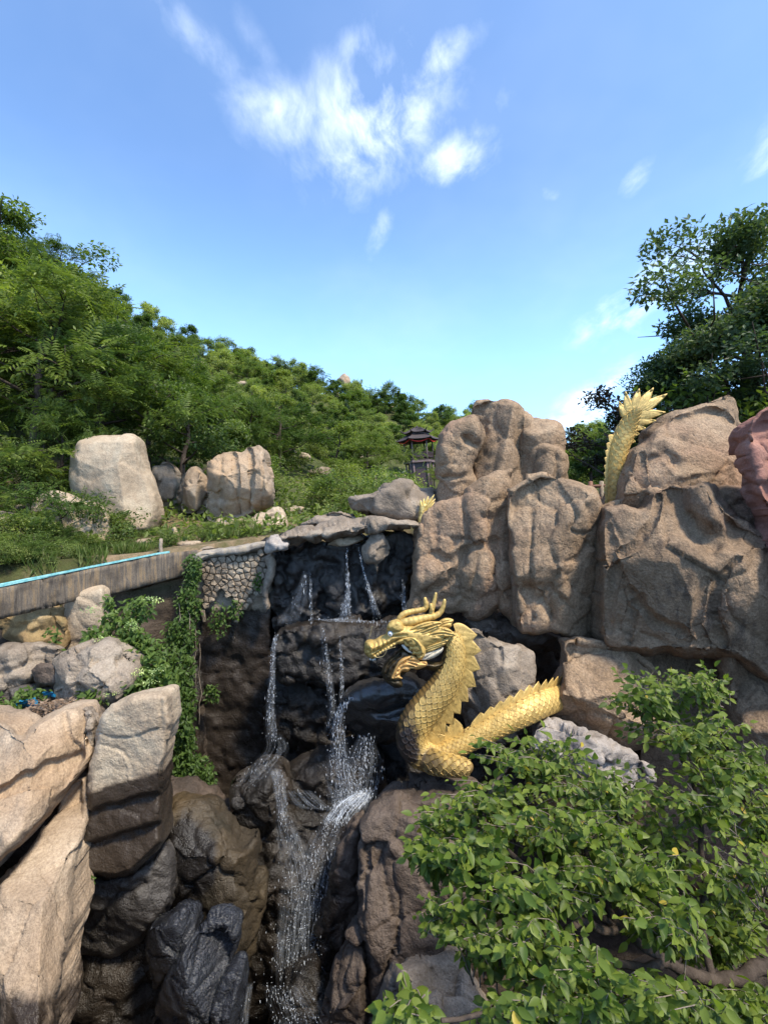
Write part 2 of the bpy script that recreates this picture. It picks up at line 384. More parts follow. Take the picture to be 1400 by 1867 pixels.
M['wetgrey'] = rock_mat('wet_grey_rock', (.05, .045, .042), (.085, .078, .072), (.13, .12, .11), .3, .7, rough=.5, stain=(.025, .02, .018), stain_amt=.7, spec=.45)
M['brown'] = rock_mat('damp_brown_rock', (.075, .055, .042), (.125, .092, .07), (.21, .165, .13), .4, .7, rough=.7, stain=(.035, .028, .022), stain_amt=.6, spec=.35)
M['ochre'] = rock_mat('ochre_rock', (.04, .032, .02), (.066, .05, .03), (.105, .08, .048), .4, .6, rough=.6, stain=(.02, .018, .01), stain_amt=.8, tint=(.11, .07, .025), spec=.45)
M['basin'] = rock_mat('smooth_wet_black_rock', (.022, .021, .02), (.034, .032, .03), (.055, .052, .05), .15, .3, rough=.2, stain=(.015, .013, .012), stain_amt=.5, spec=.6)
M['slate'] = rock_mat('blue_black_slate', (.013, .014, .018), (.026, .029, .037), (.05, .056, .07), .25, .8, rough=.2, stain=(.012, .012, .014), stain_amt=.7, spec=.6)
M['white_slab'] = rock_mat('lime_crusted_rock', (.30, .26, .23), (.42, .375, .335), (.55, .50, .45), .3, .5, stain=(.16, .14, .12), stain_amt=.5)
M['yellow'] = rock_mat('yellow_rock', (.26, .17, .08), (.38, .27, .13), (.46, .34, .19), .3, .5, stain=(.11, .10, .04), stain_amt=.6)
def ground_mat():
    m, q = newmat('ground_soil'); geo = q.add('ShaderNodeNewGeometry'); P_ = geo.outputs['Position']
    c = q.ramp(q.noise(P_, .9, 8, .65, .5), [(.3, (.06, .05, .028)), (.42, (.08, .09, .03)), (.52, (.20, .15, .09)), (.7, (.36, .25, .16))])
    sy = q.add('ShaderNodeSeparateXYZ'); q.put(sy.inputs[0], P_); c = q.mix(q.mr(sy.outputs[1], 12, 18, 0, .85), c, q.ramp(q.noise(P_, .5, 7, .65), [(.35, (.035, .05, .016)), (.6, (.07, .085, .03)), (.75, (.16, .14, .075))]))
    c = q.mix(q.mr(q.noise(P_, 8, 5, .7), .35, .7, .0, .5), c, (.045, .06, .018))
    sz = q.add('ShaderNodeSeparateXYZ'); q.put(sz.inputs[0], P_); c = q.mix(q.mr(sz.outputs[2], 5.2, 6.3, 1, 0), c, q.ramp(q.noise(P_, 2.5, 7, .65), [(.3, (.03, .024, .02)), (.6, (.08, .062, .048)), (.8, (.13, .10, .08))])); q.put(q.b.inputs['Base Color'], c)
    q.b.inputs['Roughness'].default_value = .95; q.b.inputs['Specular IOR Level'].default_value = .1
    q.put(q.b.inputs['Normal'], bumpn(q, q.noise(P_, 6, 8, .7), .8, .15)); return m
M['ground'] = ground_mat()
def leaf_mat(name, c1, c2, c3, trans=.35, rough=.5, autumn=None, spec=.3):
    m, q = newmat(name); geo = q.add('ShaderNodeNewGeometry'); rnd = geo.outputs['Random Per Island']
    oi = q.add('ShaderNodeObjectInfo')
    c = q.ramp(rnd, [(.0, c1), (.5, c2), (1.0, c3)])
    if autumn: c = q.mix(q.m('GREATER_THAN', rnd, .993), c, autumn)
    hv = q.add('ShaderNodeHueSaturation'); q.put(hv.inputs['Color'], c)
    q.put(hv.inputs['Value'], q.mr(oi.outputs['Random'], 0, 1, .68, 1.42, False)); q.put(hv.inputs['Hue'], q.mr(oi.outputs['Random'], 0, 1, .52, .475, False))
    c = hv.outputs[0]
    q.put(q.b.inputs['Base Color'], c); q.b.inputs['Roughness'].default_value = rough; q.b.inputs['Specular IOR Level'].default_value = spec
    t = q.add('ShaderNodeBsdfTranslucent'); q.put(t.inputs[0], q.mix(1, c, (1.5, 1.7, .7), 'MULTIPLY'))
    mx = q.add('ShaderNodeMixShader'); mx.inputs[0].default_value = trans; q.l.new(q.b.outputs[0], mx.inputs[1]); q.l.new(t.outputs[0], mx.inputs[2]); q.l.new(mx.outputs[0], q.o.inputs[0])
    return m
M['leaf_tree'] = leaf_mat('tree_leaves', (.055, .085, .02), (.10, .14, .032), (.16, .205, .048), .42)
M['leaf_frond'] = leaf_mat('frond_leaves', (.06, .09, .018), (.10, .145, .027), (.145, .19, .04))
M['leaf_far'] = leaf_mat('hill_leaves', (.10, .135, .045), (.17, .215, .065), (.25, .285, .09), .45)
M['leaf_dark'] = leaf_mat('dark_tree_leaves', (.034, .058, .028), (.056, .088, .038), (.085, .122, .05), .35)
M['leaf_purple'] = leaf_mat('purple_leaves', (.035, .022, .022), (.05, .032, .03), (.055, .05, .035), .25)
M['leaf_bush'] = leaf_mat('bush_leaves', (.036, .066, .012), (.07, .115, .018), (.115, .165, .026), .38, .45, (.30, .26, .03), .25)
M['leaf_vine'] = leaf_mat('vine_leaves', (.05, .085, .017), (.08, .13, .025), (.12, .175, .035))
M['leaf_grass'] = leaf_mat('grass_blades', (.06, .10, .02), (.09, .14, .03), (.15, .17, .06))
M['flower'] = leaf_mat('pale_green_flowers', (.30, .42, .14), (.42, .52, .20), (.52, .58, .28), .3)
def plain(name, col, rough=.6, metal=0.0, var=.25, scale=6, bump=.15, spec=.4, col2=None):
    m, q = newmat(name); n = q.noise(q.ob, scale, 6, .65)
    q.put(q.b.inputs['Base Color'], q.mix(q.mr(n, .3, .7), tuple(c * (1 - var) for c in col), col2 or tuple(min(1, c * (1 + var)) for c in col)))
    q.b.inputs['Roughness'].default_value = rough; q.b.inputs['Metallic'].default_value = metal; q.b.inputs['Specular IOR Level'].default_value = spec
    q.put(q.b.inputs['Normal'], bumpn(q, q.noise(q.ob, scale * 4, 5, .6), bump, .02)); return m
M['bark'] = plain('tree_bark', (.065, .05, .04), .9, 0, .4, 9, .6, .1)
M['bark_pale'] = plain('pale_twig_bark', (.17, .14, .11), .85, 0, .35, 12, .4, .15)
# ================================================================== terrain
_cp = [(-150, 1010, 7.5), (-150, 760, 16), (-150, 480, 28), (0, 1012, 8), (0, 940, 11.5), (0, 800, 16), (0, 680, 21), (0, 570, 27), (0, 500, 34), (200, 1003, 9.5), (200, 960, 12.5), (200, 840, 17), (200, 730, 23), (200, 650, 31), (200, 590, 40),
       (350, 985, 10.5), (350, 930, 14), (350, 860, 20), (350, 795, 30), (350, 730, 45), (350, 705, 60), (480, 975, 11), (480, 930, 16), (480, 850, 30), (480, 770, 50), (480, 715, 70),
       (600, 972, 10.5), (600, 930, 17), (600, 870, 34), (600, 790, 58), (600, 728, 88), (720, 965, 10.5), (720, 935, 20), (720, 890, 45), (720, 810, 70), (720, 752, 92), (790, 955, 11), (790, 930, 25), (790, 893, 54), (790, 825, 75), (790, 770, 95), (850, 772, 98),
       (1000, 950, 12), (1000, 910, 40), (1000, 850, 75), (1000, 815, 95), (1120, 950, 12), (1120, 900, 35), (1120, 850, 70), (1250, 930, 12), (1250, 890, 20), (1250, 860, 35), (1400, 900, 12), (1400, 830, 17), (1400, 740, 28), (1600, 850, 12), (1600, 650, 28)]
_cw = [tuple(pix(*c)) for c in _cp] + [(-20, 2, 8), (-60, 0, 40), (-90, 60, 60), (-60, 110, 50), (-120, 250, 40), (0, 170, 24), (80, 170, 22), (200, 120, 40), (110, 40, 45), (60, 10, 30), (0, 400, 10), (-300, 400, 10), (300, 400, 10), (-300, 0, 60), (300, 0, 60)]
_cw = np.array(_cw)
def _k(a, b): return np.sqrt(((a[:, None, :2] - b[None, :, :2]) ** 2).sum(-1) + .5)
_A = _k(_cw, _cw) - 0.0; _w = np.linalg.solve(_A + np.eye(len(_cw)) * -1e-3, _cw[:, 2])
def hill(x, y):
    p = np.stack([np.ravel(x), np.ravel(y)], 1).astype(float); o = np.empty(len(p))
    for i in range(0, len(p), 5000): o[i:i + 5000] = _k(p[i:i + 5000], _cw) @ _w
    q = np.concatenate([p, np.zeros((len(p), 1))], 1)
    o = o + fbm(q / 6, 4, 5) * np.clip((p[:, 1] - 9) / 10, .15, 1.2) * .9
    return o.reshape(np.shape(x))
def edge_y(x):   # rim of the gully: follows the water channel on the left, the rock wall on the right
    return np.interp(x, [-40, -12, -5.4, -2.2, 0, 3, 7, 12, 40], [2, 3.6, 6.9, 9.6, 10.2, 10.4, 9.8, 8.5, 3])
def gully(x, y):
    z = -0.6 + 0 * x
    z = z + 4.6 * np.clip((-x - 2.2) / 2.6, 0, 1.6) * np.clip((y - 1) / 5.5, .2, 1.25)       # left bank
    z = z + 3.4 * np.clip((x - .6) / 1.9, 0, 1.1) * np.clip((7.2 - y) / 3.0, 0, 1)                                          # right bank
    z = np.maximum(z, np.where(y < .8, 5.0 + 0 * x, -9))
    q = np.stack([np.ravel(x), np.ravel(y), 0 * np.ravel(x)], 1)
    return z + fbm(q / 1.3, 4, 8).reshape(np.shape(x)) * .35
def ground(x, y):
    x = np.asarray(x, float); y = np.asarray(y, float)
    t = np.clip((y - edge_y(x)) / .5 + .5, 0, 1); t = t * t * (3 - 2 * t)
    return gully(x, y) * (1 - t) + hill(x, y) * t
u = np.linspace(-1, 1, 261); gx_ = 12 * np.sinh(u * 4.1) / np.sinh(1.0) * .5 / 4 ; gx_ = np.sign(u) * (np.abs(u) * 16 + (np.abs(u) ** 4) * 300)
v = np.linspace(0, 1, 261); gy_ = -12 + v * 50 + v ** 4 * 420
XX, YY = np.meshgrid(gx_, gy_); ZZ = ground(XX, YY)
i, j = np.meshgrid(np.arange(260), np.arange(260), indexing='ij'); i, j = i.ravel(), j.ravel(); w = 261
tag(build('ground', np.stack([XX, YY, ZZ], -1).reshape(-1, 3), np.stack([i * w + j, i * w + j + 1, (i + 1) * w + j + 1, (i + 1) * w + j], 1), M['ground'], org=np.zeros(3)), kind='structure')
# ================================================================== rocks
_seed = [10]
def rock(name, label, outline, d, mat='granite', group=None, wet=None, cat='rock', parent=None, **kw):
    _seed[0] += 1; kw.setdefault('seed', _seed[0]); kw.setdefault('lump', (.07, .5)); kw.setdefault('facets', 4); kw.setdefault('edge', 2.0); kw.setdefault('fine', (min(.02, kw.get('thick', .3) * .05), .13) if d < 10 else None); th_ = kw.get('thick') or .3; kw.setdefault('fac', (min(.08, .16 * th_), max(.2, 1.5 * th_)) if mat in ('granite', 'pale', 'cliff', 'cliff_dark') else (min(.085, .20 * th_), max(.16, 1.0 * th_)))
    V_, FS, PX = inflate(outline, d, **kw)
    at = None
    if wet is not None: at = {'wet': wet(PX[:, 0], PX[:, 1])}
    o = build(name, V_, FS, M[mat], parent, attrs=at)
    if parent is None: tag(o, label, cat, group)
    return o
# ---- the great artificial cliff on the right
rock('cliff_rock', 'lumpy brown rock shoulder on the left flank of the tall peak', [(795, 930), (797, 850), (799, 800), (815, 772), (850, 757), (876, 765), (884, 800), (870, 832), (862, 860), (874, 890), (862, 930)], 8.9, 'cliff', r=17, thick=.42, facets=3, lump=(0.050, 0.68), sp=4,
     grooves=[([(805, 868), (830, 872), (858, 862)], .09, 6), ([(800, 850), (830, 842)], .04, 4), ([(850, 800), (868, 812), (872, 830)], .16, 9), ([(826, 890), (850, 880)], .05, 4)])
rock('cliff_rock', 'tall brown rock peak, the highest of the cliff beside the pavilion', [(850, 960), (858, 800), (862, 762), (862, 738), (880, 727), (910, 725), (936, 727), (956, 742), (968, 758), (976, 790), (978, 960)], 9.1, 'cliff', r=20, thick=.55, facets=3, sp=4, lump=(0.045, 0.75),
     grooves=[([(864, 752), (880, 756), (884, 800)], .05, 3), ([(952, 745), (948, 800), (955, 860)], .10, 5), ([(900, 760), (905, 830), (890, 900)], .03, 4)])
rock('cliff_rock', 'rounded brown rock block high on the right of the tall peak', [(948, 785), (958, 766), (985, 761), (1015, 765), (1030, 780), (1035, 815), (1030, 840), (950, 840)], 9.0, 'cliff', r=13, thick=.4, facets=3, sp=4, lump=(0.035, 0.60))
rock('cliff_rock', 'squarish brown rock block below the rounded one, right of the peak', [(945, 960), (947, 835), (958, 816), (988, 811), (1020, 815), (1034, 832), (1037, 890), (1034, 960)], 8.75, 'cliff', r=12, thick=.4, facets=2, sp=4, lump=(0.030, 0.60), grooves=[([(1012, 820), (1016, 880)], .04, 3)])
rock('cliff_rock', 'broad ridged brown slab overhanging the golden dragon head', [(748, 1118), (757, 1060), (763, 990), (774, 930), (790, 916), (842, 908), (852, 890), (882, 872), (918, 858), (936, 858), (940, 900), (940, 1000), (942, 1140), (925, 1122), (905, 1106), (885, 1122), (868, 1130), (845, 1116), (812, 1122), (780, 1110)], 7.95, 'cliff', r=15, thick=.5, facets=3, sp=4, lump=(0.060, 0.75), crack=(.05, .9),
     grooves=[([(853, 890), (846, 930), (852, 990), (835, 1060)], .07, 6, .05, 40), ([(790, 1010), (820, 1020), (855, 1000), (900, 985)], .10, 7, .07, 26), ([(775, 1075), (805, 1065), (830, 1042), (850, 1010)], .08, 6, .06, 30), ([(880, 940), (900, 950), (915, 935)], .12, 10), ([(908, 960), (905, 1040), (912, 1100)], .09, 6, .08, 30), ([(800, 940), (795, 1000)], .04, 4), ([(870, 1010), (862, 1080)], .04, 5)])
rock('cliff_rock', 'slim brown rock edge between the waterfall and the ridged slab', [(746, 1122), (750, 1040), (753, 985), (759, 957), (770, 953), (779, 975), (778, 1040), (770, 1122)], 8.05, 'cliff', r=9, thick=.25, facets=2, sp=4)
rock('cliff_rock', 'tall smooth brown slab with carved seams in the middle of the cliff', [(931, 905), (950, 880), (985, 866), (1018, 867), (1062, 881), (1086, 895), (1100, 925), (1101, 955), (1092, 1000), (1087, 1080), (1094, 1178), (1070, 1176), (1040, 1164), (1000, 1152), (982, 1158), (958, 1160), (943, 1152), (938, 1100), (930, 1000)], 7.45, 'cliff', r=18, thick=.55, facets=3, sp=4, lump=(0.035, 0.90),
     grooves=[([(968, 885), (969, 960), (966, 1050), (972, 1130)], .05, 4, .04, 30), ([(1030, 900), (1050, 935), (1040, 965), (1062, 968)], .04, 4, .05, 30), ([(985, 870), (1020, 900)], .03, 3), ([(1070, 990), (1060, 1010), (1035, 1025)], .05, 4, .05, 22), ([(956, 1075), (980, 1090), (1000, 1115)], .13, 11), ([(985, 1070), (1020, 1085), (1045, 1110)], .05, 4, .05, 30), ([(998, 1150), (1002, 1120), (1000, 1085)], .05, 4, .04, 20)])
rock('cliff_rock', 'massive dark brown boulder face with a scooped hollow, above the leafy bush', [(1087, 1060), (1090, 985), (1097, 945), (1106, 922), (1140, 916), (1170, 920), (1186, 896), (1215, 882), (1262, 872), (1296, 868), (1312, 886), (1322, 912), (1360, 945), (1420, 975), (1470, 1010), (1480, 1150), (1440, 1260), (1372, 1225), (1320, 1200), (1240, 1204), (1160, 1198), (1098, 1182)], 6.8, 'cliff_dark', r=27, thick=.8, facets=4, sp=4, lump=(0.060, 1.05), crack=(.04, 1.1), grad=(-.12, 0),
     grooves=[([(1200, 905), (1190, 950), (1165, 985), (1130, 1010)], .09, 5, .10, 40), ([(1225, 900), (1250, 950), (1290, 985), (1330, 975)], .28, 26), ([(1310, 920), (1335, 960), (1390, 985)], .10, 8, -.10, 30), ([(1345, 1020), (1310, 1060), (1305, 1120), (1320, 1180)], .07, 5, .06, 40), ([(1150, 1080), (1190, 1130), (1240, 1155)], .07, 6, .06, 40), ([(1140, 1170), (1150, 1120), (1170, 1090)], .05, 5), ([(1110, 960), (1115, 1060), (1105, 1150)], .06, 7), ([(1290, 1180), (1270, 1120), (1290, 1060)], .05, 6)])
rock('cliff_rock', 'sloping brown boulder that the golden tail fan rises behind', [(1122, 990), (1126, 900), (1136, 850), (1150, 820), (1178, 800), (1200, 772), (1228, 748), (1262, 735), (1300, 722), (1322, 717), (1338, 727), (1352, 765), (1372, 792), (1386, 850), (1400, 930), (1410, 1000)], 7.7, 'cliff', r=27, thick=.75, facets=4, sp=4, lump=(0.050, 0.90), crack=(.05, .8),
     grooves=[([(1200, 775), (1250, 760), (1300, 752), (1350, 772)], .07, 6, .08, 40), ([(1168, 830), (1172, 870), (1176, 915)], .05, 5), ([(1195, 840), (1215, 828), (1230, 838)], .09, 8), ([(1262, 870), (1330, 860), (1370, 840)], .04, 5, .04, 30), ([(1290, 800), (1320, 830), (1380, 835)], .03, 4)])
rock('cliff_rock', 'wrinkled brown rock lump between the scooped boulder and the pink rock', [(1305, 900), (1330, 890), (1370, 905), (1410, 930), (1450, 1000), (1440, 1060), (1380, 1010), (1330, 970)], 7.0, 'cliff_dark', r=15, thick=.4, sp=4, lump=(0.060, 0.52), strata=(.03, (.5, 0, 1), .12))
rock('cliff_rock', 'small rock wedge at the foot of the golden tail', [(1100, 960), (1104, 925), (1120, 912), (1150, 912), (1165, 930), (1150, 985), (1110, 1000)], 7.4, 'cliff', r=10, thick=.25, sp=4)
rock('pink_rock', 'smooth pinkish rock beside the brown cliff', [(1366, 790), (1374, 765), (1398, 746), (1440, 735), (1520, 745), (1620, 800), (1640, 1260), (1470, 1280), (1440, 1080), (1408, 945), (1388, 895), (1376, 840)], 6.0, 'pink', r=30, thick=.5, sp=4, lump=(.08, .3), grooves=[([(1366, 784), (1390, 778), (1430, 770)], .06, 5), ([(1384, 815), (1400, 850), (1412, 900)], .05, 5)])
rock('cliff_rock', 'pillar-like brown rock foot between the cave mouth and the bush', [(1036, 1172), (1100, 1176), (1160, 1198), (1215, 1250), (1200, 1330), (1150, 1372), (1060, 1360), (1000, 1330), (1006, 1290), (1022, 1240), (1032, 1206)], 6.85, 'cliff', r=22, thick=.55, sp=4, lump=(0.040, 0.75), grooves=[([(1030, 1215), (1060, 1195), (1100, 1190)], .06, 6), ([(1050, 1250), (1062, 1300), (1090, 1340)], .04, 5)])
rock('pale_rock', 'lime-crusted pale rock ledge behind the bush', [(968, 1352), (985, 1325), (1030, 1318), (1090, 1340), (1150, 1370), (1190, 1420), (1130, 1450), (1040, 1430), (985, 1400)], 6.2, 'white_slab', r=26, thick=.35, sp=4, lump=(.08, .3))
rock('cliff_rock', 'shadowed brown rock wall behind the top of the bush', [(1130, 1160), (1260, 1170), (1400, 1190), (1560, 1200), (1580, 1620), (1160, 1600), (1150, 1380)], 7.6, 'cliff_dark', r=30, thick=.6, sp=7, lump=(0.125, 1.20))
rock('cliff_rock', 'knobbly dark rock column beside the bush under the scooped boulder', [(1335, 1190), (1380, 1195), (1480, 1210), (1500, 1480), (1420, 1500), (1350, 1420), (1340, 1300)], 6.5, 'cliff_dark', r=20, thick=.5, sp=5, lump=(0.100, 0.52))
rock('cliff_rock', 'grey angular boulder standing behind the coils of the dragon', [(843, 1240), (848, 1165), (862, 1152), (890, 1160), (925, 1172), (958, 1180), (972, 1198), (974, 1240), (966, 1300), (945, 1345), (870, 1350), (845, 1310)], 6.75, 'slab', r=13, thick=.4, facets=5, sp=4, lump=(0.030, 0.60), grooves=[([(870, 1235), (920, 1215), (955, 1225)], -.03, 12)])
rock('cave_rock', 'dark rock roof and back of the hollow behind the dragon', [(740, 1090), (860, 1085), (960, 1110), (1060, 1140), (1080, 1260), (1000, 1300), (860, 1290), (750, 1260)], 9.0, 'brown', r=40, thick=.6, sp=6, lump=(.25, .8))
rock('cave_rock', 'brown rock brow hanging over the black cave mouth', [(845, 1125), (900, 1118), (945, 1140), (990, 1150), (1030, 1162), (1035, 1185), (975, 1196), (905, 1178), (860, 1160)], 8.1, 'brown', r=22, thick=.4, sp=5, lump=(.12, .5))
# ---- the waterfall's wet rocks
wr = 'wet rocks of the waterfall'
rock('waterfall_rock', 'broad black wall of rock behind the waterfall', [(470, 1010), (600, 985), (760, 985), (800, 1200), (800, 1500), (680, 1560), (460, 1560), (440, 1300)], 9.0, 'wetrock', r=60, thick=.4, sp=6, lump=(.35, .9), crack=(.1, .8))
rock('waterfall_rock', 'fluted dark rock lip at the top of the waterfall', [(486, 1010), (510, 1000), (560, 996), (620, 986), (680, 982), (748, 972), (753, 1010), (748, 1112), (715, 1106), (690, 1118), (650, 1148), (600, 1150), (560, 1142), (505, 1158), (498, 1100), (492, 1050)], 8.5, 'wetgrey', r=26, thick=.35, facets=2, sp=3.6, lump=(.16, .32), crack=(.07, .5),
     grooves=[([(560, 1000), (556, 1040), (545, 1080)], .14, 9), ([(600, 1000), (605, 1040)], .10, 8), ([(640, 1000), (650, 1050), (668, 1100)], .14, 10), ([(705, 1000), (700, 1060), (712, 1100)], .12, 9), ([(580, 1050), (595, 1075), (590, 1110), (610, 1125)], .20, 12), ([(520, 1010), (515, 1080)], .12, 10)], wet=lambda x, y: np.where((x > 500) & (x < 735), .55, .2) - np.clip((1000 - y) / 40, 0, .4))
rock('waterfall_rock', 'pale wing of rock curling down the left side of the lip', [(482, 1015), (496, 1004), (503, 1020), (499, 1050), (488, 1075), (492, 1105), (484, 1115), (479, 1080), (486, 1045)], 8.2, 'slab', r=8, thick=.12, sp=3, facets=0, lump=(.04, .3))
rock('waterfall_rock', 'pale rounded knob jutting out at the top of the waterfall', [(662, 1002), (672, 980), (688, 971), (704, 980), (710, 1005), (702, 1020), (690, 1030), (688, 1048), (682, 1030), (666, 1024)], 7.9, 'slab', r=18, thick=.24, sp=3, lump=(.04, .25))
rock('waterfall_rock', 'dark square rock step under the upper cascade', [(498, 1165), (506, 1148), (540, 1140), (600, 1132), (680, 1130), (730, 1128), (752, 1140), (755, 1240), (700, 1262), (650, 1250), (600, 1262), (575, 1245), (520, 1242), (504, 1220)], 7.75, 'wetrock', r=16, thick=.35, facets=2, sp=4, lump=(.10, .4), crack=(.08, .6), grooves=[([(565, 1150), (560, 1200), (570, 1245)], .08, 6, .10, 40), ([(510, 1232), (570, 1240)], .1, 6)])
rock('waterfall_rock', 'dark recessed rock face below the square step', [(495, 1225), (580, 1235), (660, 1240), (680, 1330), (640, 1400), (560, 1430), (500, 1420), (480, 1340)], 8.1, 'wetrock', r=30, thick=.35, sp=5, lump=(.2, .5), crack=(.1, .5))
rock('waterfall_rock', 'glossy black rock basin lip beside the golden dragon', [(619, 1300), (628, 1268), (660, 1248), (705, 1240), (750, 1236), (785, 1262), (790, 1330), (740, 1352), (690, 1358), (650, 1345), (625, 1325)], 6.75, 'basin', r=26, thick=.42, fac=(.02, .6), fine=(.006, .1), sp=3.6, facets=2, lump=(.07, .35), grooves=[([(638, 1272), (660, 1290), (700, 1312), (750, 1318)], -.06, 8), ([(650, 1285), (690, 1300), (740, 1290)], .09, 10)])
rock('waterfall_rock', 'black boulder where the left trickle lands', [(414, 1450), (424, 1422), (450, 1408), (490, 1388), (520, 1400), (530, 1450), (505, 1500), (470, 1532), (440, 1534), (420, 1500)], 6.55, 'wetrock', r=28, thick=.38, sp=4, facets=5, lump=(.05, .3))
rock('waterfall_rock', 'wide wet rock shelf at the middle of the waterfall', [(495, 1440), (520, 1405), (570, 1378), (640, 1362), (695, 1380), (700, 1440), (660, 1480), (600, 1500), (540, 1500), (505, 1480)], 6.95, 'wetrock', r=34, thick=.45, sp=4, facets=3, lump=(.10, .4), strata=(.02, (.2, 0, 1), .16))
rock('waterfall_rock', 'deep black channel wall behind the lower falls', [(440, 1470), (560, 1480), (690, 1460), (700, 1700), (680, 1960), (440, 1960), (430, 1700)], 6.6, 'wetrock', r=50, thick=.5, sp=5, lump=(.22, .5), crack=(.1, .6))
rock('waterfall_rock', 'low black rock hump at the foot of the lower falls', [(490, 1830), (520, 1780), (570, 1760), (600, 1790), (610, 1850), (600, 1960), (500, 1960)], 5.3, 'wetrock', r=30, thick=.35, sp=4, lump=(.1, .3))
rock('waterfall_rock', 'black rock hollow under the belly of the dragon', [(650, 1350), (720, 1330), (800, 1340), (880, 1330), (960, 1330), (960, 1450), (860, 1480), (740, 1470), (680, 1440)], 7.3, 'wetrock', r=30, thick=.4, sp=5, lump=(.15, .5))
rock('brown_rock', 'rounded brown rock cap just below the dragon', [(672, 1500), (690, 1466), (730, 1440), (775, 1424), (830, 1426), (880, 1450), (900, 1510), (840, 1530), (760, 1510), (700, 1520)], 5.9, 'brown', r=40, thick=.5, sp=4, lump=(.06, .4), strata=(.015, (-.6, 0, 1), .2))
rock('brown_rock', 'tall brown rock buttress right of the lower falls', [(648, 1640), (652, 1560), (664, 1510), (690, 1478), (730, 1470), (790, 1500), (850, 1540), (900, 1600), (910, 1800), (880, 1960), (660, 1960), (662, 1800)], 5.1, 'brown', r=40, thick=.5, sp=4, facets=5, lump=(.08, .4), crack=(.05, .7), grooves=[([(722, 1560), (728, 1650), (722, 1730)], .05, 4, .03, 30), ([(664, 1530), (668, 1650), (676, 1780)], .04, 5)])
rock('brown_rock', 'dark leaning rock slice at the edge of the lower falls', [(580, 1770), (588, 1650), (606, 1570), (634, 1510), (662, 1490), (668, 1560), (660, 1690), (610, 1800)], 5.65, 'brown', r=22, thick=.3, sp=4, lump=(.07, .3), wet=lambda x, y: np.clip((650 - x) / 60, 0, 1) * .8)
rock('brown_rock', 'pointed dark brown slab at the bottom of the gully', [(580, 1960), (596, 1800), (618, 1740), (650, 1694), (668, 1740), (676, 1850), (690, 1960)], 4.9, 'brown', r=22, thick=.3, sp=4, lump=(.06, .3))
rock('brown_rock', 'pale brown rock toe under the buttress by the bush', [(668, 1960), (672, 1850), (700, 1790), (760, 1748), (830, 1742), (870, 1790), (900, 1960)], 4.65, 'slab', r=40, thick=.45, sp=4, lump=(.08, .4))
# ---- boulders of the left bank
wl_ = lambda x, y: np.clip((y - (1445 - (x - 150) * .30)) / 26, -1, 1) * .5 + .42
rock('boulder', 'upright tan granite block with a dark wet lower half', [(176, 1315), (200, 1288), (225, 1274), (268, 1264), (303, 1264), (312, 1285), (313, 1345), (303, 1400), (299, 1440), (299, 1500), (292, 1545), (230, 1600), (175, 1600), (148, 1585), (146, 1550), (156, 1470), (166, 1385)], 5.0, 'pale', r=13, thick=.34, sp=3.2, facets=0, lump=(.03, .5), fac=(.022, .7), wet=wl_, seed=401,
     grooves=[([(150, 1478), (200, 1470), (250, 1455), (302, 1446)], .03, 4, .10, 40), ([(146, 1536), (200, 1530), (250, 1510), (300, 1496)], .03, 4, .12, 40), ([(185, 1360), (220, 1372), (236, 1395), (238, 1420)], .012, 2.5)])
rock('boulder', 'big tan granite slab lying against the upright block', [(-60, 1330), (-10, 1312), (20, 1322), (40, 1338), (62, 1316), (90, 1300), (135, 1290), (153, 1312), (158, 1355), (152, 1392), (112, 1448), (60, 1512), (0, 1568), (-70, 1620)], 4.6, 'granite', r=16, thick=.42, sp=3.6, facets=4, lump=(.035, .6), fac=(.035, 1.1), grad=(0, -.25), seed=412, grooves=[([(0, 1440), (60, 1405), (110, 1385), (152, 1368)], .02, 4, .10, 60), ([(120, 1300), (128, 1340), (150, 1362)], .03, 4, .05, 30)])
rock('boulder', 'long tan granite slab sloping down to the gully floor, its lower end stained', [(-80, 1760), (-10, 1622), (40, 1566), (85, 1506), (125, 1446), (152, 1424), (156, 1500), (138, 1600), (134, 1690), (110, 1790), (80, 1960), (-80, 1960)], 4.2, 'granite', r=18, thick=.42, sp=3.6, facets=3, lump=(.035, .6), fac=(.035, 1.1), grad=(0, -.22), seed=423, wet=lambda x, y: np.clip((y - 1740) / 160, 0, .55), crack=(.01, .5))
rock('boulder', 'grey water-worn rock below the upright block', [(120, 1650), (140, 1602), (190, 1590), (250, 1580), (300, 1548), (322, 1590), (314, 1650), (270, 1705), (215, 1745), (165, 1735), (122, 1730)], 5.3, 'wetgrey', r=24, thick=.35, sp=3.6, facets=4, lump=(.06, .4), wet=lambda x, y: .15 + 0 * x, strata=(.05, (.45, 0, 1), .18), fac=(.025, .6), grooves=[([(165, 1695), (210, 1640), (262, 1610)], .06, 7)])
rock('boulder', 'rounded ochre rock with an oily brown stain beside the falls', [(296, 1500), (310, 1476), (370, 1466), (410, 1490), (436, 1538), (468, 1528), (466, 1590), (474, 1660), (468, 1730), (420, 1786), (380, 1740), (330, 1690), (292, 1670), (302, 1600)], 5.75, 'ochre', r=40, thick=.5, sp=4, facets=3, lump=(.09, .45), wet=lambda x, y: np.clip(1 - np.hypot((x - 345) / 60, (y - 1570) / 95), 0, 1) * .9 + .34)
rock('slate_slab', 'blue-black wet slate slab leaning under the ochre rock', [(262, 1700), (300, 1670), (335, 1656), (362, 1682), (345, 1730), (300, 1785), (278, 1800)], 4.9, 'slate', r=6, thick=.2, sp=3, facets=5, lump=(.025, .3), fac=(.05, .45))
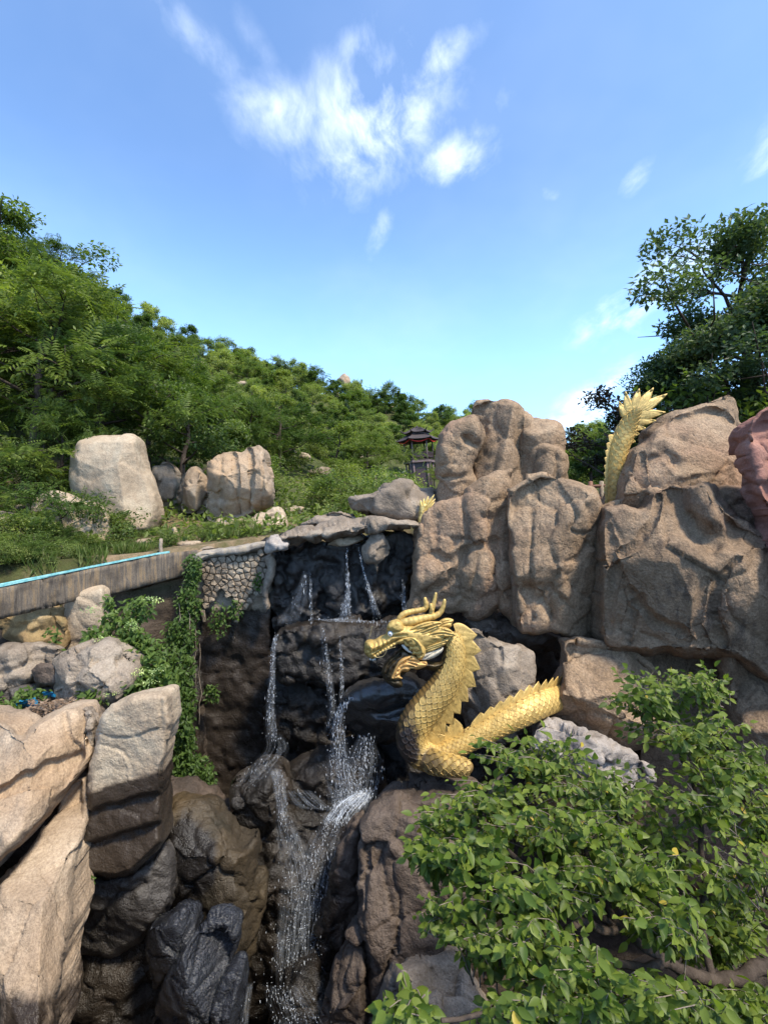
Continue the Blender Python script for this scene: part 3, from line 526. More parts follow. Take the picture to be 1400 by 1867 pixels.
rock('slate_slab', 'largest blue-black wet slate slab at the bottom of the gully', [(278, 1960), (290, 1820), (330, 1745), (365, 1695), (408, 1690), (428, 1720), (410, 1790), (388, 1860), (380, 1960)], 4.6, 'slate', r=7, thick=.28, sp=3, facets=5, lump=(.03, .3), fac=(.06, .5))
rock('slate_slab', 'narrow blue-black wet slate slab next to the lower falls', [(372, 1960), (384, 1840), (402, 1790), (430, 1770), (448, 1800), (440, 1880), (430, 1960)], 4.45, 'slate', r=6, thick=.2, sp=3, facets=5, lump=(.025, .3), fac=(.05, .45))
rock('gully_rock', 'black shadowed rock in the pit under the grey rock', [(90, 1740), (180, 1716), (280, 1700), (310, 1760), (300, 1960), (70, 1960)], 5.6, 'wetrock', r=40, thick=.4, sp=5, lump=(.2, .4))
rock('gully_rock', 'dark rock filling the gap between the slabs and the ochre rock', [(270, 1440), (330, 1440), (420, 1480), (460, 1560), (440, 1760), (300, 1720), (280, 1600)], 6.6, 'brown', r=50, thick=.5, sp=6, lump=(.2, .5))
rock('boulder', 'mossy yellow rock under the end of the concrete channel', [(-50, 1120), (10, 1112), (60, 1108), (104, 1118), (120, 1150), (112, 1180), (70, 1196), (0, 1196), (-50, 1200)], 6.9, 'yellow', r=24, thick=.35, sp=4, lump=(.10, .35), crack=(.05, .4))
rock('boulder', 'pale rock pier holding up the concrete channel', [(104, 1190), (108, 1090), (130, 1080), (190, 1070), (196, 1140), (190, 1200), (130, 1240)], 7.3, 'pale', r=14, thick=.25, sp=4, facets=2, lump=(.05, .4))
rock('boulder', 'smooth grey rock below the mossy yellow one', [(-50, 1200), (0, 1184), (55, 1178), (104, 1184), (100, 1215), (60, 1240), (20, 1262), (-50, 1290)], 6.3, 'slab', r=22, thick=.3, sp=4, lump=(.06, .4), grooves=[([(0, 1230), (40, 1215), (60, 1185)], .05, 5)])
rock('boulder', 'brown brick-like stone wedged between grey and pink rocks', [(60, 1222), (70, 1212), (104, 1210), (108, 1248), (70, 1252)], 6.1, 'brown', r=8, thick=.12, sp=3, smooth=False, facets=0, lump=(.02, .3))
rock('boulder', 'dark grey stone at the edge of the rubbish heap', [(-30, 1262), (20, 1252), (70, 1250), (104, 1256), (100, 1290), (20, 1300), (-30, 1310)], 6.2, 'wetgrey', r=16, thick=.2, sp=4)
rock('boulder', 'pinkish boulder behind the flowering shrub', [(96, 1212), (108, 1196), (140, 1178), (190, 1168), (236, 1186), (250, 1230), (230, 1280), (180, 1304), (124, 1300), (104, 1262)], 6.0, 'slab', r=24, thick=.4, sp=4, lump=(.06, .35), facets=5)
rock('boulder', 'small weathered rock in the gap beside the upright block', [(140, 1312), (150, 1295), (172, 1300), (178, 1340), (166, 1380), (152, 1372)], 5.0, 'slab', r=12, thick=.15, sp=3, lump=(.06, .12))
rock('gully_rock', 'dark rock bank behind the flowering shrub', [(180, 1180), (260, 1160), (350, 1170), (370, 1300), (380, 1520), (300, 1540), (180, 1420)], 8.6, 'wetrock', r=50, thick=.4, sp=6, lump=(.2, .5))
rock('gully_rock', 'earthy rock core between the tan slabs', [(-80, 1300), (60, 1290), (180, 1290), (200, 1500), (120, 1640), (-80, 1700)], 5.7, 'brown', r=50, thick=.3, sp=6, lump=(.15, .4))
rock('boulder', 'broad tan boulder further along the left bank above the long slab', [(-380, 1330), (-220, 1290), (-80, 1310), (-70, 1480), (-90, 1640), (-240, 1700), (-400, 1620)], 4.7, 'granite', r=30, thick=.5, sp=8, lump=(.06, .6))
rock('boulder', 'broad tan boulder at the outer foot of the long slab', [(-400, 1640), (-230, 1690), (-70, 1640), (-60, 1960), (-100, 2200), (-400, 2200)], 4.3, 'granite', r=40, thick=.5, sp=8, lump=(.06, .6))
# ---- boulders on the slope behind the channel
rock('boulder', 'huge smooth pale boulder standing on the slope under the trees', [(131, 850), (134, 815), (148, 798), (195, 792), (248, 796), (258, 826), (272, 866), (288, 912), (289, 945), (268, 972), (215, 984), (190, 986), (168, 960), (145, 925), (133, 890)], 12.3, 'pale', r=26, thick=.75, sp=3, facets=3, fscale=.5, lump=(.12, 1.1), fac=(.03, 1.2), seed=501)
sg_ = 'split boulder'
rock('boulder', 'tall cracked tan boulder split by upright seams beside the terrace', [(379, 944), (380, 868), (392, 838), (412, 824), (440, 822), (455, 812), (478, 814), (488, 836), (494, 880), (492, 922), (470, 930), (445, 942), (410, 948)], 13.0, 'granite', r=16, thick=.7, sp=2.6, facets=3, lump=(.12, .7), fac=(.06, .6), seed=512,
     grooves=[([(405, 845), (402, 890), (408, 944)], .07, 2.0, .06, 20), ([(428, 826), (432, 880), (440, 940)], .12, 2.2, .14, 22), ([(456, 815), (458, 870), (460, 935)], .16, 2.4, .2, 22), ([(478, 830), (480, 880), (478, 925)], .08, 2)])
rock('boulder', 'brown upright rock left of the cracked tan boulder', [(334, 928), (336, 885), (346, 858), (362, 852), (374, 872), (376, 925), (360, 940)], 13.6, 'granite', r=12, thick=.5, sp=3, lump=(.08, .6))
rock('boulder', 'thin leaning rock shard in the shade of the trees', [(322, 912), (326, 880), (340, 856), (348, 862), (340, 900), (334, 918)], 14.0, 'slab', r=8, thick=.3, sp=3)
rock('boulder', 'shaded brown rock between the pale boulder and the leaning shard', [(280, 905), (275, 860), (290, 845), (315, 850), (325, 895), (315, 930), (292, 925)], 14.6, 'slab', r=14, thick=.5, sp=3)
rock('boulder', 'blocky pale rock base under the cracked tan boulder', [(392, 955), (440, 946), (480, 930), (512, 924), (524, 945), (524, 972), (480, 988), (430, 984), (395, 975)], 12.2, 'pale', r=14, thick=.5, sp=3, facets=4, lump=(.12, .5), crack=(.08, .5))
rock('boulder', 'rounded dark rock at the left end of the terrace', [(-30, 1010), (-20, 940), (10, 930), (40, 945), (56, 980), (50, 1015)], 9.8, 'slab', r=24, thick=.4, sp=4)
rock('boulder', 'tan rock half hidden by the terrace bushes', [(52, 1000), (55, 925), (90, 898), (140, 905), (185, 930), (195, 990), (150, 1012)], 10.5, 'pale', r=22, thick=.4, sp=4, crack=(.06, .6))
rock('boulder', 'dark slanting rock ledge above the terrace bushes', [(0, 940), (40, 918), (110, 900), (130, 915), (60, 940)], 10.9, 'slab', r=10, thick=.4, sp=4)
rock('flat_rock', 'flat white-topped rock lying behind the blue-edged channel', [(172, 1030), (195, 1018), (250, 1013), (300, 1012), (300, 1024), (200, 1036)], 9.0, 'white_slab', r=7, thick=.3, sp=3)
rock('flat_rock', 'small reddish flat rock beside the white-topped one', [(146, 1022), (160, 1014), (196, 1014), (205, 1024), (170, 1030)], 9.3, 'granite', r=6, thick=.25, sp=3)
rock('flat_rock', 'little pointed stone on the terrace slope', [(306, 982), (310, 964), (318, 960), (325, 978), (322, 984)], 11.4, 'pale', r=6, thick=.12, sp=2.5)
# ---- cap stones over the waterfall
rock('cap_slab', 'long layered rock slab spanning the top of the waterfall', [(490, 992), (496, 980), (520, 972), (560, 960), (588, 955), (640, 946), (690, 945), (752, 950), (768, 962), (700, 968), (650, 974), (600, 984), (560, 986), (530, 996), (496, 1000)], 8.2, 'slab', r=12, thick=.55, sp=3, facets=2, lump=(.08, .5), strata=(.05, (-.12, 0, 1), .17), seed=601)
rock('cap_slab', 'layered boulder nosing out over the long slab', [(638, 915), (642, 904), (676, 896), (700, 882), (740, 872), (757, 872), (768, 886), (800, 892), (806, 950), (770, 960), (715, 950), (680, 944), (652, 932)], 9.1, 'slab', r=20, thick=.7, sp=3, facets=3, lump=(.10, .6), strata=(.06, (-.15, 0, 1), .26), seed=611)
rock('cap_slab', 'humped rock slab resting behind the long one', [(532, 966), (560, 950), (584, 938), (618, 934), (646, 946), (640, 958), (580, 968)], 8.9, 'slab', r=12, thick=.45, sp=3, lump=(.08, .4), strata=(.04, (-.1, 0, 1), .15))
rock('cap_slab', 'blunt pale rock end where the long slab meets the masonry', [(484, 1004), (487, 990), (500, 978), (524, 982), (530, 996), (508, 1008)], 7.9, 'white_slab', r=9, thick=.22, sp=3, strata=(.02, (0, 0, 1), .1))
rock('cap_slab', 'thin pale slab under the long one, beside the knob', [(596, 992), (620, 982), (655, 976), (664, 988), (620, 996)], 8.3, 'pale', r=6, thick=.2, sp=3)

for k, (px, py, d, w_, h, mt, lb) in enumerate([(28, 1046, 8.0, 30, 13, 'granite', 'low tan stone on the terrace behind the turquoise edge'), (92, 1034, 8.4, 24, 10, 'slab', 'grey stone on the terrace between bushes and channel'), (128, 1022, 9.0, 20, 9, 'pale', 'pale stone near the reddish flat rock'), (-20, 1052, 7.6, 26, 14, 'pale', 'pale stone at the start of the turquoise edge'), (236, 1000, 9.9, 30, 6, 'granite', 'flat earthy rock step in front of the huge pale boulder'), (345, 992, 10.0, 24, 7, 'granite', 'flat tan rock behind the wooden post'), (268, 990, 10.6, 22, 6, 'granite', 'reddish rock step on the bare path'), (500, 958, 11.5, 18, 9, 'pale', 'pale rock between the blocky base and the humped slab'), (455, 985, 10.2, 22, 7, 'pale', 'low pale rock behind the coping')]):
    a = np.linspace(0, 2 * np.pi, 8, endpoint=False); rr = np.array([1, .8, 1.05, .9, 1.1, .85, .95, 1.0]); rr = np.roll(rr, k)
    rock('flat_rock', lb, list(zip(px + np.cos(a) * w_ * rr, py + np.sin(a) * h * rr)), d, mt, r=h * .7, thick=.28, sp=2.6, edge=1.0, lump=(.03, .3))
# ================================================================== masonry, channel, water
def rayd(px, py, d0=9.5, d1=160):
    d = np.geomspace(d0, d1, 500); p = pix(px, py, d); h = ground(p[:, 0], p[:, 1]); k = np.where(h >= p[:, 2])[0]
    return float(d[k[0]]) if len(k) else float(d1)
def concrete_mat(name, base, dark, warm, k=3.0):
    m, q = newmat(name); geo = q.add('ShaderNodeNewGeometry'); P_ = geo.outputs['Position']
    st = q.noise(q.mapping(P_, (k * 3, k * 3, .7)), 2.2, 7, .7, .5); c = q.ramp(st, [(.3, dark), (.48, base), (.6, warm), (.75, base)])
    c = q.mix(q.mr(q.noise(P_, 3, 6, .65), .4, .7, 0, .75), c, dark); c = q.mix(q.mr(q.noise(P_, 60, 3, .7), .35, .65, .35, 0), c, q.mix(1, c, (.4, .4, .4), 'MULTIPLY'))
    q.put(q.b.inputs['Base Color'], c); q.b.inputs['Roughness'].default_value = .85; q.b.inputs['Specular IOR Level'].default_value = .2
    q.put(q.b.inputs['Normal'], bumpn(q, st, .5, .03, bumpn(q, q.noise(P_, 40, 4, .7), .5, .015))); return m
M['concrete'] = concrete_mat('stained_concrete', (.17, .14, .11), (.05, .042, .036), (.27, .19, .11))
M['coping'] = concrete_mat('coping_concrete', (.34, .30, .25), (.15, .13, .11), (.38, .31, .22), 1.0)
M['mortar'] = concrete_mat('mortar', (.20, .17, .14), (.08, .07, .06), (.26, .2, .14), 1.5)
M['teal'] = plain('turquoise_paint', (.16, .52, .55), .5, 0, .3, 14, .2, .4, (.33, .62, .62))
M['wood'] = plain('weathered_wood', (.30, .24, .18), .85, 0, .3, 20, .3, .2)
M['stone'] = rock_mat('rubble_stone', (.24, .19, .14), (.37, .30, .225), (.50, .43, .33), .35, .5, stain=(.12, .10, .08), stain_amt=.5, tint=(.40, .28, .16))
wall = empty('rubble_wall', tuple(pix(430, 1300, 8.5)))
tag(wall, 'rubble masonry retaining wall with dark algae below its pale stones', 'wall')
dwet = lambda x, y: np.clip((y - 1095) / 40, 0, 1) * .85 - np.clip((1110 - y) / 90, 0, .5)
V_, FS, PX = inflate([(352, 1020), (420, 1003), (492, 992), (500, 1100), (498, 1300), (492, 1500), (390, 1540), (350, 1480), (340, 1250)], 8.87, thick=.35, r=10, sp=5, facets=0, lump=(.09, .3), crack=(.05, .35), edge=1.5, seed=700)
build('wall_core', V_, FS, M['stone'], wall, attrs={'wet': np.clip((PX[:, 1] - 1085) / 50, 0, .72)})
V_, FS, PX = inflate([(352, 1010), (400, 1000), (450, 992), (492, 986), (494, 1000), (440, 1010), (380, 1020), (352, 1028)], 8.5, thick=.22, r=5, sp=3, facets=0, lump=(.05, .25), edge=1.2, seed=701)
build('coping', V_, FS, M['coping'], wall)
rng = np.random.RandomState(3); cells = []
for iy in range(11):
    for ix in range(12): cells.append((362 + ix * 11.5 + (iy % 2) * 5.5 + rng.uniform(-4.6, 4.6), 1008 + iy * 11 + rng.uniform(-4, 4)))
cells = np.array(cells)
def clip_cell(k, C, R0=17):
    a = np.linspace(0, 2 * np.pi, 20, endpoint=False); poly = C[k] + R0 * np.stack([np.cos(a), np.sin(a)], 1)
    for j in range(len(C)):
        if j == k: continue
        n = C[j] - C[k]; L = np.linalg.norm(n)
        if L > 2 * R0: continue
        n = n / L; lim = L / 2 - .45; s = (poly - C[k]) @ n; out = []
        for i in range(len(poly)):
            p, q_, sp_, sq = poly[i], poly[(i + 1) % len(poly)], s[i], s[(i + 1) % len(poly)]
            if sp_ <= lim: out.append(p)
            if (sp_ <= lim) != (sq <= lim): t = (lim - sp_) / (sq - sp_); out.append(p + t * (q_ - p))
        poly = np.array(out)
        if len(poly) < 3: return None
    return poly
for k in range(len(cells)):
    x, y = cells[k]
    if y < 1018 - (x - 360) * .13 + 6 or x > 487 or x < 366: continue
    if y > 1096 + 16 * math.sin(x * .09) + 12 * math.sin(x * .31): continue
    po = clip_cell(k, cells)
    if po is None: continue
    c = po.mean(0); n = len(po); pr = rng.uniform(.004, .022); dz = rng.uniform(-.02, .02, n)
    o3 = pix(po[:, 0], po[:, 1], 8.44); m3 = pix(*(c + (po - c) * .97).T, 8.40 - pr * .75 + dz * .4); i3 = pix(*(c + (po - c) * .84).T, 8.39 - pr + dz); c3 = pix(c[0], c[1], 8.38 - pr)[None]
    a = np.arange(n); b = (a + 1) % n
    build('stone', np.concatenate([o3, m3, i3, c3]), [np.concatenate([np.stack([a, b, n + b, n + a], 1), np.stack([n + a, n + b, 2 * n + b, 2 * n + a], 1)]), np.stack([2 * n + a, 2 * n + b, np.full(n, 3 * n)], 1)], M['stone'], wall, smooth=False)
# ---- concrete water channel (parapet) with turquoise edging tiles
ch = empty('water_channel', tuple(pix(180, 1090, 7.3)))
tag(ch, 'streaked concrete channel wall with a turquoise tiled edge', 'channel wall')
def beam(top, bot, d0, d1, back, px0, px1, n=110, m=7, seed=1):
    px_ = np.linspace(px0, px1, n); t = (px_ - px0) / (px1 - px0); iv = d0 + (d1 - d0) * t
    ty = np.interp(px_, *zip(*top)); by = np.interp(px_, *zip(*bot)); rings = []
    for s in np.linspace(0, 1, m): rings.append(pix(px_, ty + (by - ty) * s, iv))
    fr = np.array(rings); bk = fr + np.array([back * .5, back, 0.0])
    rr = np.concatenate([fr, bk[::-1]], 0)           # loop around the section
    K = len(rr); V_ = rr.transpose(1, 0, 2).reshape(-1, 3)
    i, j = np.meshgrid(np.arange(n - 1), np.arange(K), indexing='ij'); i, j = i.ravel(), j.ravel(); j2 = (j + 1) % K
    fs = [np.stack([i * K + j, i * K + j2, (i + 1) * K + j2, (i + 1) * K + j], 1)]
    V_ = V_ + np.stack([fbm(V_ / .13 + s, 3, seed) for s in (0, 9, 19)], 1) * .018
    cap = [np.array([[0 * K + q, 0 * K + q + 1, K - 2 - q, K - 1 - q] for q in range(K // 2 - 1)]), np.array([[(n - 1) * K + q, (n - 1) * K + K - 1 - q, (n - 1) * K + K - 2 - q, (n - 1) * K + q + 1] for q in range(K // 2 - 1)])]
    return V_, [np.concatenate([fs[0]] + cap)]
V_, FS = beam([(-330, 1140), (0, 1069), (100, 1049), (225, 1024), (290, 1011), (372, 1001)], [(-330, 1205), (0, 1125), (100, 1102), (200, 1084), (345, 1046), (372, 1040)], 4.18, 8.45, .32, -330, 372, seed=71, n=170)
build('channel_side', V_, FS, M['concrete'], ch)
nt = 40
for k in range(nt):
    a = -300 + k * 590 / nt; b = a + 590 / nt - .9
    ax = np.array([a, b]); iv = 4.18 + (8.45 - 4.18) * (ax + 330) / 702; y = np.interp(ax, [-330, 0, 100, 225, 290], [1140, 1069, 1049, 1024, 1011])
    p = pix(ax, y, iv - .012); q_ = p + np.array([.10, .20, .012]); up = np.array([0, 0, .035])
    build('edge_tile', np.concatenate([p + (0, 0, .004), q_, q_ + up, p + up]), np.array([(0, 1, 3, 2), (6, 7, 5, 4), (0, 2, 4, 6), (1, 7, 5, 3), (0, 6, 7, 1), (2, 3, 5, 4)]), M['teal'], ch, smooth=False)
mb = MB(); p0, p1 = pix(293, 1016, 8.3), pix(294, 982, 8.3); mb.tube(np.linspace(p0, p1, 6) + rng.normal(0, .004, (6, 3)), [.034, .03, .031, .029, .03, .027], 8)
tag(build('wooden_post', *mb.get(), M['wood']), 'short pale wooden post standing at the channel edge', 'post')
# far inner wall of the opening under the channel
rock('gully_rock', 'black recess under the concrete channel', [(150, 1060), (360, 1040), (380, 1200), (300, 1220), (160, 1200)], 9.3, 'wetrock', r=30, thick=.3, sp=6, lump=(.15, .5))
# ---- water
def water_mat():
    m, q = newmat('falling_water')
    au = q.add('ShaderNodeAttribute', attribute_name='ru').outputs['Fac']; av = q.add('ShaderNodeAttribute', attribute_name='rv').outputs['Fac']
    cx = q.add('ShaderNodeCombineXYZ'); q.put(cx.inputs[0], q.m('MULTIPLY', au, 7.0)); q.put(cx.inputs[1], q.m('MULTIPLY', av, 1.5)); geo = q.add('ShaderNodeNewGeometry')
    n = q.noise(q.vm('ADD', cx.outputs[0], q.vm('SCALE', geo.outputs['Position'], .7)), 2.6, 6, .7, .3)
    edge_ = q.m('SUBTRACT', 1.0, q.m('MULTIPLY', au, au)); al = q.m('MULTIPLY', q.mr(n, .44, .70), q.mr(edge_, 0, .7), clamp=True)
    fo = q.add('ShaderNodeAttribute', attribute_name='foam').outputs['Fac']
    al = q.m('MULTIPLY', al, fo, clamp=True)
    q.b.inputs['Base Color'].default_value = (.58, .63, .70, 1); q.b.inputs['Roughness'].default_value = .25; q.put(q.b.inputs['Alpha'], al)
    return m
M['water'] = water_mat()
M['drop'] = plain('water_drops', (.62, .67, .74), .2, 0, .1, 5, 0, .5)
drops = []
rng = np.random.RandomState(11)
def stream(path, n_, size=(1.0, 2.2), foam=.8, jit=.10, ribbon=True, gap=.5):
    n = int(n_ * .48)
    """path rows: px, py, depth, half width px.  Loose drops plus a thin torn sheet of water"""
    sp_ = spline(np.array(path, float), 60); t = rng.uniform(0, 1, n) ** .9 * 59; i0 = np.clip(t.astype(int), 0, 58); f = (t - i0)[:, None]
    c = sp_[i0] * (1 - f) + sp_[i0 + 1] * f
    # strands: drops gather on a few threads
    th = rng.normal(0, .45, 9); which = rng.randint(0, 9, n); lat = np.where(rng.uniform(0, 1, n) < gap, th[which] + rng.normal(0, .06, n), rng.normal(0, .5, n))
    p = pix(c[:, 0] + lat * c[:, 3], c[:, 1] + rng.normal(0, 2, n), c[:, 2] + rng.normal(0, jit, n)); s = rng.uniform(*size, n) * c[:, 2] / F * .36
    k_ = rng.uniform(0, 1, n) < .35; drops.append(np.concatenate([p, (s * np.where(k_, .9, .5))[:, None], (s * np.where(k_, rng.uniform(.9, 1.6, n), rng.uniform(2.5, 7.0, n)))[:, None]], 1))
    if ribbon:
        q = spline(np.array(path, float), 40); us = np.linspace(-1, 1, 9); VV = []; L = np.concatenate([[0], np.cumsum(np.linalg.norm(np.diff(pix(q[:, 0], q[:, 1], q[:, 2]), axis=0), axis=1))])
        for u_ in us: VV.append(pix(q[:, 0] + u_ * q[:, 3], q[:, 1], q[:, 2] + .05 * u_ * u_ + .02 * np.sin(L * 9 + u_ * 4)))
        A = np.array(VV).transpose(1, 0, 2).reshape(-1, 3); i, j = np.meshgrid(np.arange(39), np.arange(8), indexing='ij'); i, j = i.ravel(), j.ravel()
        at = {'ru': np.tile(us, 40), 'rv': np.repeat(L, 9), 'foam': np.full(360, foam) * np.repeat(np.clip(np.minimum(np.arange(40) / 4, (39 - np.arange(40)) / 6), 0, 1), 9)}
        o = build('water', A, np.stack([i * 9 + j, i * 9 + j + 1, (i + 1) * 9 + j + 1, (i + 1) * 9 + j], 1), M['water'], attrs=at); tag(o, kind='structure')
stream([(632, 1000, 8.0, 2), (633, 1030, 7.95, 2), (634, 1070, 7.85, 4), (631, 1110, 7.75, 10), (630, 1138, 7.7, 20)], 260, foam=.5)
stream([(654, 1000, 8.0, 2), (664, 1045, 7.9, 3), (677, 1090, 7.8, 6), (690, 1128, 7.7, 10)], 170, foam=.4)
stream([(560, 1035, 8.0, 8), (552, 1075, 7.9, 12), (535, 1115, 7.85, 18), (520, 1142, 7.75, 22)], 60, foam=.18)
stream([(566, 1050, 8.0, 2), (568, 1140, 7.8, 4)], 70, foam=.4)
stream([(735, 1060, 8.0, 3), (738, 1120, 7.8, 7)], 50, foam=.3)
stream([(600, 1128, 7.45, 40), (650, 1134, 7.3, 46), (690, 1134, 7.35, 30)], 120, (1.0, 2.4), .5, .1)
stream([(506, 1152, 7.35, 4), (499, 1180, 7.25, 5), (496, 1240, 7.2, 7), (493, 1300, 7.1, 10), (496, 1350, 6.95, 14)], 320, foam=.5)
stream([(498, 1335, 6.9, 18), (505, 1365, 6.6, 24), (480, 1400, 6.3, 30), (450, 1435, 6.18, 26)], 110, foam=.13)
stream([(500, 1400, 6.4, 16), (512, 1450, 6.2, 12), (515, 1500, 6.0, 12)], 120, foam=.5)
stream([(588, 1145, 7.35, 5), (597, 1220, 7.25, 8), (606, 1290, 7.15, 9), (600, 1340, 7.0, 14)], 260, foam=.28)
stream([(620, 1160, 7.35, 3), (623, 1240, 7.25, 5), (622, 1285, 7.1, 6)], 130, foam=.3)
stream([(642, 1272, 6.3, 6), (624, 1290, 6.22, 8), (617, 1320, 6.2, 12), (618, 1370, 6.2, 20), (628, 1430, 6.2, 36), (640, 1480, 6.1, 40)], 700, (1.0, 2.6), .45, gap=.4)
stream([(668, 1338, 6.28, 14), (664, 1365, 6.25, 26), (660, 1390, 6.2, 38), (650, 1440, 6.15, 44), (640, 1480, 6.05, 46)], 700, (1.0, 2.6), .25, gap=.3)
stream([(668, 1440, 6.2, 16), (645, 1462, 6.05, 32), (628, 1480, 5.95, 34), (612, 1505, 5.85, 30)], 420, (1.2, 3.2), 1.0, .12)
stream([(540, 1440, 6.45, 30), (570, 1470, 6.35, 36), (600, 1478, 6.3, 30)], 30, foam=.25)
stream([(618, 1488, 5.85, 26), (590, 1540, 5.78, 40), (572, 1600, 5.7, 56), (560, 1690, 5.55, 58), (548, 1800, 5.3, 56)], 1150, (1.0, 2.6), .2, gap=.25)
stream([(512, 1480, 6.05, 14), (530, 1540, 5.9, 30), (545, 1610, 5.75, 36), (540, 1700, 5.6, 40), (530, 1780, 5.4, 44)], 420, (1.0, 2.4), .22, gap=.3)
stream([(520, 1795, 5.0, 40), (535, 1830, 4.85, 52), (560, 1880, 4.75, 56)], 420, (1.2, 3), .14)
stream([(455, 1790, 4.6, 8), (448, 1830, 4.5, 10), (440, 1900, 4.4, 12)], 40, foam=.3)
D = np.concatenate(drops); n = len(D); oc = np.array([(1, 0, 0), (0, 1, 0), (-1, 0, 0), (0, -1, 0), (0, 0, 1), (0, 0, -1)], float)
VV = D[:, None, :3] + oc[None] * np.stack([D[:, 3], D[:, 3], D[:, 4]], 1)[:, None]; f8 = np.array([(0, 1, 4), (1, 2, 4), (2, 3, 4), (3, 0, 4), (1, 0, 5), (2, 1, 5), (3, 2, 5), (0, 3, 5)])
tag(build('water_spray', VV.reshape(-1, 3), (f8[None] + np.arange(n)[:, None, None] * 6).reshape(-1, 3), M['drop']), 'scattered white drops of the falling water', 'water', kind='stuff')
# ================================================================== golden dragon
def gold_mat(name, col, dirt=.45, stain_at=None, rough=.5, metal=.3, black=0.0):
    m, q = newmat(name); geo = q.add('ShaderNodeNewGeometry'); P_ = geo.outputs['Position']
    n = q.noise(P_, 9, 6, .65); c = q.mix(q.mr(n, .3, .7), tuple(x * .72 for x in col), tuple(min(1, x * 1.15) for x in col))
    c = q.mix(q.mr(q.noise(P_, 26, 5, .7), .52, .72, 0, dirt), c, (.10, .055, .02))
    f = None
    if stain_at:
        for (ctr, rad, amt) in stain_at:
            dv = q.vm('DIVIDE', q.vm('SUBTRACT', P_, tuple(ctr)), tuple(rad)); dd = q.m('ADD', q.vm('LENGTH', dv), q.m('MULTIPLY', q.m('SUBTRACT', q.noise(P_, 7, 5, .7), .5), 1.1))
            k = q.mr(dd, .55, 1.1, amt, 0); f = k if f is None else q.m('MAXIMUM', f, k)
        c = q.mix(f, c, (.022, .014, .009))
    if black: c = q.mix(q.mr(q.noise(P_, 8, 5, .7), .3, .7, black, black * .9), c, (.012, .010, .009))
    q.put(q.b.inputs['Base Color'], c); q.b.inputs['Metallic'].default_value = metal; q.b.inputs['Roughness'].default_value = rough
    if f is not None: q.put(q.b.inputs['Metallic'], q.m('MULTIPLY', q.m('SUBTRACT', 1, f), metal))
    q.put(q.b.inputs['Normal'], bumpn(q, q.noise(P_, 60, 4, .7), .35, .008)); return m
DD = 6.0
def z1(x, y): return 600 + x / 3.0435, 1040 + y / 3.0425
def z3(x, y): return 640 + x / 5.833, 1070 + y / 5.833
def z4(x, y): return 1050 + x / 7.0, 680 + y / 7.0
stC = [(pix(*z1(430, 960), DD - .1), (.20, .6, .42), 1.0), (pix(*z1(560, 1040), DD - .1), (.22, .6, .16), .75), (pix(*z1(420, 760), DD), (.16, .6, .45), .6), (pix(*z1(700, 1060), DD), (.5, .6, .2), .5), (pix(*z1(600, 700), DD - .3), (.5, .5, .35), .22)]
M['gold'] = gold_mat('gold_paint', (.56, .375, .115), .75, stC)
M['gold_black'] = gold_mat('blackened_gold_paint', (.5, .34, .1), .6, None, .4, .3, .97)
M['gold_crevice_shade'] = gold_mat('crevice_shaded_gold_paint', (.26, .16, .05), .6, stC)  # dark gold under the scales: shade of the crevices painted in, plus the stains
M['gold_amber'] = gold_mat('amber_gold_paint', (.62, .36, .12), .5, None)
M['ivory'] = plain('ivory_paint', (.66, .64, .58), .4, 0, .2, 20, .1)
M['eyewhite'] = plain('silvery_eye', (.72, .76, .78), .12, .3, .1, 20, 0)
M['wire'] = plain('brass_wire', (.45, .36, .18), .4, .6, .2, 20, 0)
M['worn'] = plain('worn_white_gold', (.55, .48, .36), .55, .1, .35, 16, .3)
# scale: rounded shield, tip towards +Y, raised rim
_ol = np.array([(-.42, -.45), (.42, -.45), (.54, -.05), (.40, .34), (0, .58), (-.40, .34), (-.54, -.05)])
def scale_mesh():
    n = 7; z_ = np.array([.0, .0, .06, .11, .14, .11, .06])
    rim = np.c_[_ol, z_ + .03]; inn = np.c_[_ol * .74, z_ * .7]; sk = np.c_[_ol * 1.0, z_ - .16]; c = np.array([[0, 0, .09]])
    a = np.arange(n); b = (a + 1) % n
    return np.concatenate([sk, rim, inn, c]), [np.concatenate([np.stack([a, b, n + b, n + a], 1), np.stack([n + a, n + b, 2 * n + b, 2 * n + a], 1)]), np.stack([2 * n + a, 2 * n + b, np.full(n, 3 * n)], 1)]
SV, SF = scale_mesh(); SCALE = mesh('scale', SV, SF, False); SCALE.materials.append(M['gold'])
def fin_mesh(sweep=.42, nb=10, nh=7, seed=0):
    """leaf-shaped fin in the XZ plane (X along the body, Z out), ribbed, closed"""
    vs = []
    for side in (1, -1):
        for jj in range(nh):
            h = jj / (nh - 1)
            for ii in range(nb):
                u_ = ii / (nb - 1) * 2 - 1; wv = .5 * (1 - h ** 2.3) * (1 + .25 * math.sin(h * 3.1))
                x = u_ * wv + sweep * h ** 1.4; th = (.10 * (1 - h * .8) * math.sqrt(max(0, 1 - u_ * u_)) + .02) * (1 + .35 * math.cos(u_ * 9.5)) * (1 if abs(u_) < 1 else 0)
                vs.append((x, side * th * .8, h * 1.0 - .12))
    i, j = np.meshgrid(np.arange(nh - 1), np.arange(nb - 1), indexing='ij'); i, j = i.ravel(), j.ravel(); q = np.stack([i * nb + j, i * nb + j + 1, (i + 1) * nb + j + 1, (i + 1) * nb + j], 1)
    return mesh('fin', np.array(vs), [np.concatenate([q, q[:, ::-1] + nb * nh])])
FIN = fin_mesh(); FIN.materials.append(M['gold'])
